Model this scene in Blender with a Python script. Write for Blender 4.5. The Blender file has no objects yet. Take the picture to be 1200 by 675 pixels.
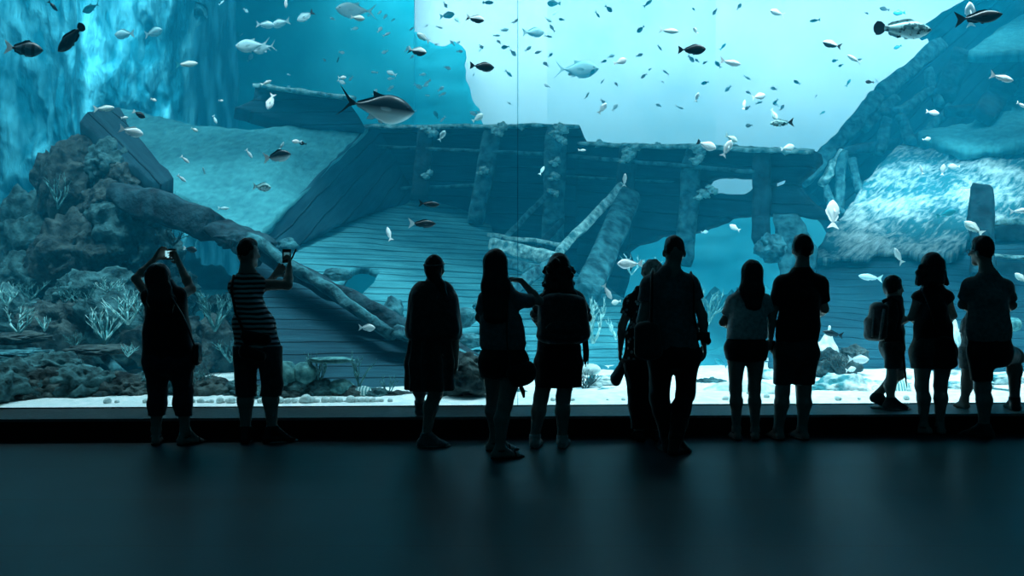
import bpy, math, random
import numpy as np
from mathutils import Vector, Matrix

# ---------------------------------------------------------------- camera, light, exposure
EYE = 1.4            # camera height
F = 1200.0           # focal length in pixels of the 1200x675 frame
HOR = 325.0          # row of the horizon
scene = bpy.context.scene
COL = scene.collection

cam_data = bpy.data.cameras.new('camera')
cam_data.sensor_width = 36.0
cam_data.lens = 36.0
cam_data.shift_y = (HOR - 337.5) / 1200.0
cam_data.clip_end = 200
cam = bpy.data.objects.new('camera', cam_data)
cam.location = (0, 0, EYE)
cam.rotation_euler = (math.pi / 2, 0, 0)
COL.objects.link(cam)
scene.camera = cam

scene.view_settings.view_transform = 'Standard'
scene.view_settings.look = 'None'
scene.view_settings.gamma = 1.0
scene.view_settings.use_curve_mapping = False
scene.view_settings.exposure = 0.0
cy = scene.cycles
cy.max_bounces = 6
cy.diffuse_bounces = 2
cy.glossy_bounces = 2
cy.transparent_max_bounces = 12
cy.volume_bounces = 1
cy.sample_clamp_indirect = 4.0
cy.use_denoising = True
cy.use_adaptive_sampling = False

world = bpy.data.worlds.new('dim_hall')
scene.world = world
world.use_nodes = True
world.node_tree.nodes['Background'].inputs['Color'].default_value = (0.05, 0.55, 0.75, 1)
world.node_tree.nodes['Background'].inputs['Strength'].default_value = 0.022


def area(name, loc, target, size, size_y, power, color=(0.78, 0.92, 1.0), spread=180):
    l = bpy.data.lights.new(name, 'AREA')
    l.shape = 'RECTANGLE'
    l.size = size
    l.size_y = size_y
    l.energy = power
    l.color = color
    l.spread = math.radians(spread)
    o = bpy.data.objects.new(name, l)
    o.location = loc
    o.rotation_euler = (Vector(target) - Vector(loc)).to_track_quat('-Z', 'Y').to_euler()
    COL.objects.link(o)
    return o


# lamps over the water of the tank, plus unseen lights added for the wreck
area('tank_light', (-1, 15, 9.6), (-1, 15.5, 0), 16, 5, 240)
area('tank_light', (8.2, 15.5, 9.6), (7.6, 19.2, 2.8), 2.5, 1.2, 300, spread=42)
area('tank_light', (11.5, 22.5, 10.4), (11.0, 23.5, 4), 5, 2, 110, spread=110)  # unseen light added to brighten the slabs and frames of the right hull
area('tank_light', (6.5, 28.6, 10.8), (6.5, 31.5, 7.5), 22, 1.5, 1500, (0.90, 0.90, 0.95), spread=150)
area('tank_light', (-8.2, 17.8, 9.6), (-8.4, 20.5, 5), 5, 1.0, 480)
area('tank_light', (-7.9, 18.4, 9.6), (-7.95, 19.9, 5.2), 1.2, 0.6, 70, spread=44)
area('tank_light', (-4.0, 14.2, 9.6), (-3.9, 15.4, 2.4), 1.0, 1.0, 32, spread=40)  # unseen spot added to put a bright patch on the sloping deck
area('tank_light', (4.5, 10.6, 9.6), (4.5, 12.6, 0), 8, 1.2, 620, spread=70)
area('tank_light', (-4.5, 10.6, 9.6), (-4.5, 12.4, 0), 8, 1.2, 260, spread=70)


# ---------------------------------------------------------------- helpers
def P(px, py, Y):
    return np.array([(px - 600.0) / F * Y, Y, EYE - (py - HOR) / F * Y])


def lattice(ix, iy, iz, seed):
    h = (ix * 374761393 + iy * 668265263 + iz * 2147483647 + seed * 974711) & 0x7fffffff
    h = ((h ^ (h >> 13)) * 1274126177) & 0x7fffffff
    h = h ^ (h >> 16)
    return (h & 0xffff) / 32767.5 - 1.0


def vnoise(p, freq=1.0, seed=0):
    q = np.asarray(p, dtype=np.float64) * freq
    i = np.floor(q).astype(np.int64)
    f = q - i
    f = f * f * (3 - 2 * f)
    out = 0
    for dx in (0, 1):
        wx = f[..., 0] if dx else 1 - f[..., 0]
        for dy in (0, 1):
            wy = f[..., 1] if dy else 1 - f[..., 1]
            for dz in (0, 1):
                wz = f[..., 2] if dz else 1 - f[..., 2]
                out = out + wx * wy * wz * lattice(i[..., 0] + dx, i[..., 1] + dy, i[..., 2] + dz, seed)
    return out


def fbm(p, freq, octaves=4, seed=0):
    a, s, out = 1.0, 0.0, 0
    for k in range(octaves):
        out = out + a * vnoise(p, freq * 2 ** k, seed + k * 17)
        s += a
        a *= 0.5
    return out / s


def mesh_from(verts, faces, smooth=True):
    me = bpy.data.meshes.new('m')
    if isinstance(faces, np.ndarray):
        verts = np.asarray(verts, dtype=np.float32)
        n = faces.shape[1]
        me.vertices.add(len(verts))
        me.vertices.foreach_set('co', verts.ravel())
        me.loops.add(faces.size)
        me.loops.foreach_set('vertex_index', faces.astype(np.int32).ravel())
        me.polygons.add(len(faces))
        me.polygons.foreach_set('loop_start', np.arange(0, faces.size, n, dtype=np.int32))
        me.update(calc_edges=True)
    else:
        me.from_pydata([tuple(v) for v in verts], [], [tuple(f) for f in faces])
        me.update()
    me.validate()
    if smooth:
        me.polygons.foreach_set('use_smooth', [True] * len(me.polygons))
    return me


def link(name, me, mat=None, parent=None, loc=None):
    me.name = name
    o = bpy.data.objects.new(name, me)
    COL.objects.link(o)
    if mat is not None:
        me.materials.append(mat)
    if loc is not None:
        o.location = [float(v) for v in loc]
    if parent is not None:
        o.parent = parent
    return o


def empty(name, loc=(0, 0, 0), rz=0.0):
    o = bpy.data.objects.new(name, None)
    o.location = [float(v) for v in loc]
    o.rotation_euler = (0, 0, rz)
    COL.objects.link(o)
    return o


def tag(o, label=None, cat=None, group=None, kind=None):
    if label:
        o['label'] = label
    if cat:
        o['category'] = cat
    if group:
        o['group'] = group
    if kind:
        o['kind'] = kind
    return o


def copy_tree(o, parent=None):
    c = o.copy()
    COL.objects.link(c)
    c.parent = parent
    for ch in list(o.children):
        copy_tree(ch, c)
    return c


class MB:
    """collects simple shapes into one mesh"""

    def __init__(self):
        self.v, self.f = [], []

    def add(self, vs, fs):
        n = len(self.v)
        self.v += [tuple(float(c) for c in v) for v in vs]
        self.f += [tuple(int(i) + n for i in f) for f in fs]
        return self

    def tube(self, pts, radii, n=8, flat=1.0, cap=True):
        pts = [np.array(p, float) for p in pts]
        vs, fs = [], []
        prev = None
        for i, p in enumerate(pts):
            d = pts[min(i + 1, len(pts) - 1)] - pts[max(i - 1, 0)]
            d = d / (np.linalg.norm(d) + 1e-9)
            if prev is None:
                up = np.array([0, 0, 1.0]) if abs(d[2]) < 0.9 else np.array([0, 1.0, 0])
                a = np.cross(d, up)
            else:
                a = prev - d * np.dot(prev, d)
            a /= np.linalg.norm(a) + 1e-9
            prev = a
            b = np.cross(d, a)
            r = radii[i] if hasattr(radii, '__len__') else radii
            for k in range(n):
                t = 2 * math.pi * k / n
                vs.append(p + a * math.cos(t) * r + b * math.sin(t) * r * flat)
        for i in range(len(pts) - 1):
            for k in range(n):
                fs.append((i * n + k, i * n + (k + 1) % n, (i + 1) * n + (k + 1) % n, (i + 1) * n + k))
        if cap:
            fs.append(tuple(range(n - 1, -1, -1)))
            fs.append(tuple((len(pts) - 1) * n + k for k in range(n)))
        return self.add(vs, fs)

    def box(self, c, s, R=None):
        c = np.array(c, float)
        vs = []
        for z in (-1, 1):
            for y in (-1, 1):
                for x in (-1, 1):
                    q = np.array([x * s[0] / 2, y * s[1] / 2, z * s[2] / 2])
                    if R is not None:
                        q = R @ q
                    vs.append(c + q)
        return self.add(vs, [(0, 2, 3, 1), (4, 5, 7, 6), (0, 1, 5, 4), (2, 6, 7, 3), (0, 4, 6, 2), (1, 3, 7, 5)])

    def ball(self, c, r, n=8, m=6, sq=(1, 1, 1)):
        vs, fs = [], []
        for i in range(m + 1):
            th = math.pi * i / m
            for k in range(n):
                ph = 2 * math.pi * k / n
                vs.append((c[0] + r * sq[0] * math.sin(th) * math.cos(ph), c[1] + r * sq[1] * math.sin(th) * math.sin(ph), c[2] + r * sq[2] * math.cos(th)))
        for i in range(m):
            for k in range(n):
                fs.append((i * n + k, (i + 1) * n + k, (i + 1) * n + (k + 1) % n, i * n + (k + 1) % n))
        return self.add(vs, fs)

    def build(self, name, mat, parent=None, loc=None, smooth=True):
        return link(name, mesh_from(self.v, self.f, smooth), mat, parent, loc)


def surface_nets(Fd, origin, h):
    S = Fd < 0
    nx, ny, nz = S.shape
    c = np.zeros((nx - 1, ny - 1, nz - 1), dtype=np.int8)
    corners = [(i, j, k) for i in (0, 1) for j in (0, 1) for k in (0, 1)]
    for (i, j, k) in corners:
        c += S[i:nx - 1 + i, j:ny - 1 + j, k:nz - 1 + k]
    act = (c > 0) & (c < 8)
    idx = np.argwhere(act)
    val = {q: Fd[idx[:, 0] + q[0], idx[:, 1] + q[1], idx[:, 2] + q[2]] for q in corners}
    acc = np.zeros((len(idx), 3))
    cnt = np.zeros(len(idx))
    for q in corners:
        for ax in range(3):
            if q[ax] == 0:
                r = tuple(1 if a == ax else q[a] for a in range(3))
                va, vb = val[q], val[r]
                cr = (va < 0) != (vb < 0)
                t = np.where(cr, va / np.where(cr, va - vb, 1), 0)
                for a in range(3):
                    acc[:, a] += np.where(cr, q[a] + (t if a == ax else 0), 0)
                cnt += cr
    verts = (idx + acc / cnt[:, None]) * h + np.asarray(origin)
    gid = -np.ones(act.shape, dtype=np.int64)
    gid[act] = np.arange(len(idx))
    quads = []
    for ax in range(3):
        a1, a2 = (ax + 1) % 3, (ax + 2) % 3
        lo = [slice(None)] * 3
        hi = [slice(None)] * 3
        lo[ax] = slice(0, -1)
        hi[ax] = slice(1, None)
        cr = S[tuple(lo)] != S[tuple(hi)]
        e = np.argwhere(cr)
        e = e[(e[:, a1] > 0) & (e[:, a2] > 0) & (e[:, a1] < S.shape[a1] - 1) & (e[:, a2] < S.shape[a2] - 1)]
        inside = S[e[:, 0], e[:, 1], e[:, 2]]

        def g(o1, o2):
            q = e.copy()
            q[:, a1] -= o1
            q[:, a2] -= o2
            return gid[q[:, 0], q[:, 1], q[:, 2]]
        q = np.stack([g(1, 1), g(0, 1), g(0, 0), g(1, 0)], 1)
        q[~inside] = q[~inside][:, ::-1]
        quads.append(q)
    return verts, np.concatenate(quads)


class Sdf:
    """smooth union of rounded shapes, meshed as one continuous surface"""

    def __init__(self):
        self.p = []

    def cone(self, a, b, ra, rb, k=0.02, clip=None, tag=None):
        """a to b with radii ra, rb (numbers or xyz triples)"""
        f = lambda r: np.array(r, float) if hasattr(r, '__len__') else np.array([r, r, r], float)
        self.p.append(dict(a=np.array(a, float), b=np.array(b, float), ra=f(ra), rb=f(rb), k=k, clip=clip, tag=tag))
        return self

    def ball(self, c, r, k=0.02, clip=None, tag=None):
        return self.cone(c, c, r, r, k, clip, tag)

    def inflated(self, tags, d, clip=None, k=None):
        out = []
        for q in self.p:
            if q['tag'] in tags:
                n = dict(q)
                n['ra'] = q['ra'] + d
                n['rb'] = q['rb'] + d
                if clip is not None:
                    n['clip'] = clip
                if k is not None:
                    n['k'] = k
                out.append(n)
        return out

    def mesh(self, h=0.008, cuts=(), noise=None):
        lo = np.min([np.minimum(q['a'] - q['ra'], q['b'] - q['rb']) for q in self.p], 0) - 3 * h - 0.02
        hi = np.max([np.maximum(q['a'] + q['ra'], q['b'] + q['rb']) for q in self.p], 0) + 3 * h + 0.02
        n = np.ceil((hi - lo) / h).astype(int) + 1
        Fd = np.full(n, 0.2, dtype=np.float64)
        ax = [lo[i] + h * np.arange(n[i]) for i in range(3)]
        for q in self.p:
            m = q['k'] + 2.5 * h
            l0 = np.minimum(q['a'] - q['ra'], q['b'] - q['rb']) - m
            h0 = np.maximum(q['a'] + q['ra'], q['b'] + q['rb']) + m
            i0 = np.clip(np.floor((l0 - lo) / h).astype(int), 0, n - 1)
            i1 = np.clip(np.ceil((h0 - lo) / h).astype(int) + 1, 1, n)
            X, Yy, Z = np.meshgrid(*[ax[i][i0[i]:i1[i]] for i in range(3)], indexing='ij')
            p = np.stack([X, Yy, Z], -1)
            ab = q['b'] - q['a']
            L = float(ab @ ab)
            t = np.clip(((p - q['a']) @ ab) / L, 0, 1)[..., None] if L > 1e-12 else 0.0
            r = q['ra'] + t * (q['rb'] - q['ra'])
            w = p - q['a'] - t * ab
            k0 = np.sqrt((w / r * (w / r)).sum(-1)) + 1e-9
            k1 = np.sqrt(((w / (r * r)) ** 2).sum(-1)) + 1e-9
            d = k0 * (k0 - 1) / k1
            d = np.where(k0 < 1e-3, -np.min(r), d)
            if q['clip'] is not None:
                for (pt, nn) in q['clip']:
                    d = np.maximum(d, (p - np.array(pt)) @ np.array(nn, float))
            sl = tuple(slice(i0[i], i1[i]) for i in range(3))
            A = Fd[sl]
            k = max(q['k'], 1e-4)
            hh = np.clip(k - np.abs(A - d), 0, None) / k
            Fd[sl] = np.minimum(A, d) - hh * hh * k * 0.25
        if cuts or noise:
            X, Yy, Z = np.meshgrid(*ax, indexing='ij')
            p = np.stack([X, Yy, Z], -1)
            near = np.abs(Fd) < 0.06
            if noise:
                Fd[near] += noise(p[near])
            for (pt, nn) in cuts:
                Fd = np.maximum(Fd, (p - np.array(pt)) @ np.array(nn, float))
        v, f = surface_nets(Fd, lo, h)
        return mesh_from(v, f)


def inside_poly(pts, poly):
    x, y = pts[..., 0], pts[..., 1]
    out = np.zeros(x.shape, bool)
    n = len(poly)
    for i in range(n):
        x1, y1 = poly[i]
        x2, y2 = poly[(i + 1) % n]
        if y1 == y2:
            continue
        c = ((y1 > y) != (y2 > y)) & (x < (x2 - x1) * (y - y1) / (y2 - y1) + x1)
        out ^= c
    return out


def nearest_on(poly, pts):
    best = np.full(len(pts), 1e9)
    res = pts.copy()
    n = len(poly)
    for i in range(n):
        a = np.array(poly[i], float)
        b = np.array(poly[(i + 1) % n], float)
        ab = b - a
        t = np.clip(((pts - a) @ ab) / max(ab @ ab, 1e-9), 0, 1)[:, None]
        q = a + t * ab
        d = np.linalg.norm(pts - q, axis=1)
        m = d < best
        best[m] = d[m]
        res[m] = q[m]
    return res, best


def rough_poly(poly, step, amp, seed):
    """subdivide an outline and make it ragged"""
    rnd = random.Random(seed)
    out = []
    n = len(poly)
    for i in range(n):
        a, b = np.array(poly[i], float), np.array(poly[(i + 1) % n], float)
        L = np.linalg.norm(b - a)
        m = max(1, int(L / step))
        nrm = np.array([-(b - a)[1], (b - a)[0]]) / max(L, 1e-6)
        for k in range(m):
            q = a + (b - a) * k / m
            if k:
                q = q + nrm * rnd.uniform(-amp, amp)
            out.append((q[0], q[1]))
    return out


def sheet(name, outline, plane, thick, mat, parent=None, holes=(), cell=3.0, rough=1.0, bump=0.05, bfreq=0.8, grain=(1, 0), seed=0):
    """a traced board or wall: lies in the plane through three points (column, row, distance), with real thickness"""
    outline = rough_poly(outline, 7, rough, seed)
    holes = [rough_poly(h, 6, rough * 0.7, seed + 3 + i) for i, h in enumerate(holes)]
    M = np.array([[a, b, 1.0] for a, b, _ in plane])
    co = np.linalg.solve(M, np.array([1.0 / c for _, _, c in plane]))
    xs = [p[0] for p in outline]
    ys = [p[1] for p in outline]
    gx = np.arange(min(xs) - cell, max(xs) + 2 * cell, cell)
    gy = np.arange(min(ys) - cell, max(ys) + 2 * cell, cell)
    GX, GY = np.meshgrid(gx, gy, indexing='ij')
    cc = np.stack([GX[:-1, :-1] + cell / 2, GY[:-1, :-1] + cell / 2], -1)
    keep = inside_poly(cc, outline)
    for h in holes:
        keep &= ~inside_poly(cc, h)
    use = np.zeros(GX.shape, int)
    for i in (0, 1):
        for j in (0, 1):
            use[i:GX.shape[0] - 1 + i, j:GX.shape[1] - 1 + j] += keep
    ids = -np.ones(GX.shape, int)
    vi = np.argwhere(use > 0)
    ids[use > 0] = np.arange(len(vi))
    p2 = np.stack([GX[use > 0], GY[use > 0]], -1)
    edge = (use[use > 0] < 4)
    if edge.any():
        best = None
        for poly in [outline] + holes:
            r, d = nearest_on(poly, p2[edge])
            if best is None:
                best, bd = r, d
            else:
                m = d < bd
                best[m] = r[m]
                bd[m] = d[m]
        ok = bd < cell * 0.95
        q = p2[edge]
        q[ok] = best[ok]
        p2[edge] = q
    Y = 1.0 / (co[0] * p2[:, 0] + co[1] * p2[:, 1] + co[2])
    V = np.stack([(p2[:, 0] - 600) / F * Y, Y, EYE - (p2[:, 1] - HOR) / F * Y], -1)
    a, b, c = [P(*q) for q in plane]
    nrm = np.cross(b - a, c - a)
    nrm /= np.linalg.norm(nrm)
    if nrm @ (a - np.array([0, 0, EYE])) > 0:
        nrm = -nrm
    gd = np.array(grain, float)
    p0 = P(plane[0][0] + gd[0] * 10, plane[0][1] + gd[1] * 10, 1.0 / (co @ np.array([plane[0][0] + gd[0] * 10, plane[0][1] + gd[1] * 10, 1.0])))
    ue = p0 - a
    ue /= np.linalg.norm(ue)
    ve = np.cross(nrm, ue)
    org = V.mean(0)
    uv = np.stack([(V - org) @ ue, (V - org) @ ve], -1)
    dd = fbm(np.concatenate([uv * np.array([0.5, 1.5]), np.full((len(uv), 1), seed * 3.7)], 1), bfreq * 2, 4, seed) * bump
    front = V + nrm * dd[:, None]
    back = V - nrm * (thick + dd[:, None] * 0.3)
    n = len(V)
    quads = []
    ki = np.argwhere(keep)
    q = np.stack([ids[ki[:, 0], ki[:, 1]], ids[ki[:, 0], ki[:, 1] + 1], ids[ki[:, 0] + 1, ki[:, 1] + 1], ids[ki[:, 0] + 1, ki[:, 1]]], 1)
    quads.append(q[:, ::-1])
    quads.append(q + n)
    K = np.pad(keep, 1)
    # rim
    for (di, dj, c1, c2) in ((-1, 0, (0, 0), (0, 1)), (1, 0, (1, 1), (1, 0)), (0, -1, (1, 0), (0, 0)), (0, 1, (0, 1), (1, 1))):
        m = keep & ~K[1 + di:1 + di + keep.shape[0], 1 + dj:1 + dj + keep.shape[1]]
        e = np.argwhere(m)
        i1 = ids[e[:, 0] + c1[0], e[:, 1] + c1[1]]
        i2 = ids[e[:, 0] + c2[0], e[:, 1] + c2[1]]
        quads.append(np.stack([i1, i2, i2 + n, i1 + n], 1))
    fc = np.concatenate(quads)
    V2 = np.concatenate([front, back]) - org
    me = mesh_from(V2, fc, smooth=False)
    lay = me.uv_layers.new(name='planks')
    uv2 = np.concatenate([uv, uv])
    li = np.empty(len(me.loops), dtype=np.int32)
    me.loops.foreach_get('vertex_index', li)
    lay.data.foreach_set('uv', uv2[li].astype(np.float32).ravel())
    if parent is not None:
        org = org - np.array(parent.location)
    return link(name, me, mat, parent, org)


def beam(name, p1, p2, w, t, mat, parent=None, seed=0, rough=0.03, n=14, taper=1.0, round_=0.08):
    """weathered timber from p1 to p2 (column, row, distance); w across as seen, t front to back"""
    a, b = P(*p1), P(*p2)
    d = b - a
    L = np.linalg.norm(d)
    d /= L
    n = max(n, int(L / 0.14))
    view = (a + b) / 2 - np.array([0, 0, EYE])
    view /= np.linalg.norm(view)
    u = np.cross(d, view)
    u /= np.linalg.norm(u)
    v = np.cross(d, u)
    ring = 16
    vs = []
    for i in range(n + 1):
        s = i / n
        k = 1 + (taper - 1) * s
        for j in range(ring):
            th = 2 * math.pi * j / ring
            c, s_ = math.cos(th), math.sin(th)
            e = 0.35 + round_
            x = math.copysign(abs(c) ** e, c) * w / 2 * k
            y = math.copysign(abs(s_) ** e, s_) * t / 2 * k
            endk = 1.0 if 0 < i < n else 0.8
            vs.append(a + d * L * s + u * x * endk + v * y * endk)
    vs = np.array(vs)
    nz = np.stack([fbm(vs * np.array([1, 1, 1]), 2.2, 4, seed + 10 * k) for k in range(3)], -1)
    vs = vs + nz * rough * 1.6
    fs = []
    for i in range(n):
        for j in range(ring):
            fs.append((i * ring + j, i * ring + (j + 1) % ring, (i + 1) * ring + (j + 1) % ring, (i + 1) * ring + j))
    fs.append(tuple(range(ring - 1, -1, -1)))
    fs.append(tuple(n * ring + j for j in range(ring)))
    org = (a + b) / 2
    me = mesh_from(vs - org, fs, smooth=True)
    if parent is not None:
        org = org - np.array(parent.location)
    return link(name, me, mat, parent, org)


_ico = {}


def ico(sub):
    if sub not in _ico:
        import bmesh
        bm = bmesh.new()
        bmesh.ops.create_icosphere(bm, subdivisions=sub, radius=1.0)
        v = np.array([x.co[:] for x in bm.verts])
        f = np.array([[x.index for x in q.verts] for q in bm.faces])
        bm.free()
        _ico[sub] = (v, f)
    return _ico[sub]


def rock_mesh(rx, ry, rz, seed, sub=5, amp=0.35, freq=1.3, pit=0.0):
    v, f = ico(sub)
    d = 1 + amp * fbm(v + seed * 3.1, freq, 5, seed)
    r = 1 - np.abs(fbm(v + seed * 1.7, freq * 1.7, 4, seed + 5))
    d = d + (r - 0.8) * amp * 0.8
    if pit:
        d = d - pit * np.clip(vnoise(v + seed, 6.0, seed + 9) - 0.1, 0, 1)
    w = v * d[:, None] * np.array([rx, ry, rz])
    return mesh_from(w, f)


def rock(name, px, py, Y, rpx, rpy, mat, seed=0, depth=None, sub=5, amp=0.35, freq=1.3, parent=None, pit=0.0):
    rx, rz = rpx * Y / F, rpy * Y / F
    ry = depth if depth else (rx + rz) * 0.45
    me = rock_mesh(rx, ry, rz, seed, sub, amp, freq, pit)
    org = P(px, py, Y)
    if parent is not None:
        org = org - np.array(parent.location)
    return link(name, me, mat, parent, org)


# ---------------------------------------------------------------- materials
def nodes_of(name):
    m = bpy.data.materials.new(name)
    m.use_nodes = True
    nt = m.node_tree
    return m, nt, nt.nodes['Principled BSDF']


def ramp(nt, fac, stops):
    r = nt.nodes.new('ShaderNodeValToRGB')
    el = r.color_ramp.elements
    while len(el) < len(stops):
        el.new(0.5)
    for e, (p, c) in zip(el, stops):
        e.position = p
        e.color = (c[0], c[1], c[2], 1)
    nt.links.new(fac, r.inputs['Fac'])
    return r.outputs['Color']


def noise_mat(name, c1, c2, scale=4.0, rough=0.8, bump=0.2, detail=6, stretch=(1, 1, 1), spec=0.3, lo=0.35, hi=0.65, bdist=0.03, sheen=0.0):
    m, nt, b = nodes_of(name)
    tc = nt.nodes.new('ShaderNodeTexCoord')
    mp = nt.nodes.new('ShaderNodeMapping')
    mp.inputs['Scale'].default_value = stretch
    nt.links.new(tc.outputs['Object'], mp.inputs['Vector'])
    nz = nt.nodes.new('ShaderNodeTexNoise')
    nz.inputs['Scale'].default_value = scale
    nz.inputs['Detail'].default_value = detail
    nt.links.new(mp.outputs['Vector'], nz.inputs['Vector'])
    nt.links.new(ramp(nt, nz.outputs['Fac'], [(lo, c1), (hi, c2)]), b.inputs['Base Color'])
    b.inputs['Roughness'].default_value = rough
    b.inputs['Specular IOR Level'].default_value = spec
    if bump:
        bp = nt.nodes.new('ShaderNodeBump')
        bp.inputs['Strength'].default_value = bump
        bp.inputs['Distance'].default_value = bdist
        nt.links.new(nz.outputs['Fac'], bp.inputs['Height'])
        nt.links.new(bp.outputs['Normal'], b.inputs['Normal'])
    return m


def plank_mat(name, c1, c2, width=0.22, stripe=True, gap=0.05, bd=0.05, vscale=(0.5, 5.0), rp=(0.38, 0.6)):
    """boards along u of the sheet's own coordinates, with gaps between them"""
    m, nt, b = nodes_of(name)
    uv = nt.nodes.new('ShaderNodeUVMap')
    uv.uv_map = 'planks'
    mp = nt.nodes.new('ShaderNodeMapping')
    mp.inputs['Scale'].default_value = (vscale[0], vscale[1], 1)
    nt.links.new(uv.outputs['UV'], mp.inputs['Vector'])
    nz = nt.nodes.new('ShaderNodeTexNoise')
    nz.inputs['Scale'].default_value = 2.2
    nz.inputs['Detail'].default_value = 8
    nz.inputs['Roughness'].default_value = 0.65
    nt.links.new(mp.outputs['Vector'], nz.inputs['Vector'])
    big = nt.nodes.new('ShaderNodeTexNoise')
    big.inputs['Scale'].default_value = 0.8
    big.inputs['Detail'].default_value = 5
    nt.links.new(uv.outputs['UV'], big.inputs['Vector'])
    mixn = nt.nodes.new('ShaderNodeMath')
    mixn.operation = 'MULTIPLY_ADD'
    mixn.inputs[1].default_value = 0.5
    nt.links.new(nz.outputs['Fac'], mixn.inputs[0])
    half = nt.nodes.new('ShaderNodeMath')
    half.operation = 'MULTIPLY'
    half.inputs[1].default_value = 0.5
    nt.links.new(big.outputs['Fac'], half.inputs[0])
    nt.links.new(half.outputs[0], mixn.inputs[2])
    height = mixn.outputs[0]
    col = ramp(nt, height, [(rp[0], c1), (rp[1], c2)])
    if stripe:
        sep = nt.nodes.new('ShaderNodeSeparateXYZ')
        nt.links.new(uv.outputs['UV'], sep.inputs[0])
        wob = nt.nodes.new('ShaderNodeMath')
        wob.operation = 'MULTIPLY_ADD'
        wob.inputs[1].default_value = 0.12
        nt.links.new(big.outputs['Fac'], wob.inputs[0])
        nt.links.new(sep.outputs['Y'], wob.inputs[2])
        dv = nt.nodes.new('ShaderNodeMath')
        dv.operation = 'DIVIDE'
        dv.inputs[1].default_value = width
        nt.links.new(wob.outputs[0], dv.inputs[0])
        fr = nt.nodes.new('ShaderNodeMath')
        fr.operation = 'PINGPONG'
        fr.inputs[1].default_value = 0.5
        nt.links.new(dv.outputs[0], fr.inputs[0])
        g = nt.nodes.new('ShaderNodeMapRange')
        g.inputs['From Min'].default_value = 0.0
        g.inputs['From Max'].default_value = gap * 2
        nt.links.new(fr.outputs[0], g.inputs['Value'])
        mul = nt.nodes.new('ShaderNodeMath')
        mul.operation = 'MULTIPLY_ADD'
        mul.inputs[1].default_value = 0.7
        nt.links.new(g.outputs['Result'], mul.inputs[0])
        nt.links.new(height, mul.inputs[2])
        height = mul.outputs[0]
        mx = nt.nodes.new('ShaderNodeMix')
        mx.data_type = 'RGBA'
        nt.links.new(g.outputs['Result'], mx.inputs[0])
        mx.inputs[6].default_value = (c1[0] * 0.55, c1[1] * 0.55, c1[2] * 0.55, 1)
        nt.links.new(col, mx.inputs[7])
        col = mx.outputs[2]
    nt.links.new(col, b.inputs['Base Color'])
    bp = nt.nodes.new('ShaderNodeBump')
    bp.inputs['Strength'].default_value = 0.9
    bp.inputs['Distance'].default_value = bd
    nt.links.new(height, bp.inputs['Height'])
    nt.links.new(bp.outputs['Normal'], b.inputs['Normal'])
    b.inputs['Roughness'].default_value = 0.85
    b.inputs['Specular IOR Level'].default_value = 0.2
    return m


M = {}
M['sand'] = noise_mat('pale_sand', (0.70, 0.85, 0.85), (0.95, 0.98, 0.97), 9, 0.9, 0.35, bdist=0.03)
M['deck'] = plank_mat('weathered_deck', (0.015, 0.14, 0.18), (0.10, 0.44, 0.50), 0.28)
M['hull'] = plank_mat('dark_hull_wood', (0.003, 0.03, 0.05), (0.016, 0.09, 0.125), 0.30, gap=0.03)
M['slab'] = plank_mat('silted_deck', (0.02, 0.16, 0.20), (0.12, 0.50, 0.54), stripe=False, bd=0.12, vscale=(2.2, 4.0), rp=(0.34, 0.64))
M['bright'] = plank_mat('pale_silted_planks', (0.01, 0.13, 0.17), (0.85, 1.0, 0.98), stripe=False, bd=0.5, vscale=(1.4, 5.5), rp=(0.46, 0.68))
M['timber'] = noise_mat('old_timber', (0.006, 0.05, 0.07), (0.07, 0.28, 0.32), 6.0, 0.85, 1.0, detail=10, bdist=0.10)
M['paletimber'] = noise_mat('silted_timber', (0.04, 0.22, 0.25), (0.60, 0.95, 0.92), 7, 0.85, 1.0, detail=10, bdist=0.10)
M['darktimber'] = noise_mat('dark_timber', (0.002, 0.012, 0.02), (0.02, 0.085, 0.11), 4.0, 0.85, 1.0, detail=10, bdist=0.12)
M['reef'] = noise_mat('brown_reef_rock', (0.006, 0.024, 0.030), (0.085, 0.135, 0.135), 6.0, 0.9, 1.0, detail=10, bdist=0.12)
M['reef2'] = noise_mat('mottled_reef_rock', (0.005, 0.035, 0.042), (0.08, 0.23, 0.25), 7.0, 0.9, 1.0, detail=10, bdist=0.10)
M['paleReef'] = noise_mat('pale_silted_rock', (0.05, 0.28, 0.32), (0.9, 1.0, 0.98), 5.0, 0.9, 0.9, detail=8, bdist=0.08, lo=0.42, hi=0.6)
M['coral'] = noise_mat('pale_staghorn', (0.10, 0.45, 0.48), (0.60, 0.95, 0.92), 12, 0.7, 0.3)
M['coral2'] = noise_mat('dull_coral', (0.02, 0.14, 0.16), (0.14, 0.40, 0.40), 14, 0.8, 0.5)
M['pebble'] = noise_mat('pebble', (0.40, 0.60, 0.60), (0.85, 0.95, 0.93), 12, 0.8, 0.3)
M['cliff'] = noise_mat('streaked_cliff', (0.0, 0.17, 0.24), (0.14, 0.62, 0.74), 1.5, 0.9, 1.0, detail=10, stretch=(1.7, 1.2, 0.55), bdist=0.3, lo=0.44, hi=0.68)

# ---------------------------------------------------------------- water, glass, hall
SL = math.atan(0.0415)          # the window runs slightly away to the right
GY = 9.63                       # distance of the glass straight ahead


def rotated_box(name, x0, x1, y0, y1, z0, z1, mat, kind='structure'):
    me = MB().box(((x0 + x1) / 2, (y0 + y1) / 2, (z0 + z1) / 2), (x1 - x0, y1 - y0, z1 - z0))
    o = me.build(name, mat, None, (0, GY, 0), smooth=False)
    o.rotation_euler = (0, 0, SL)
    if kind:
        o['kind'] = kind
    return o


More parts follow.
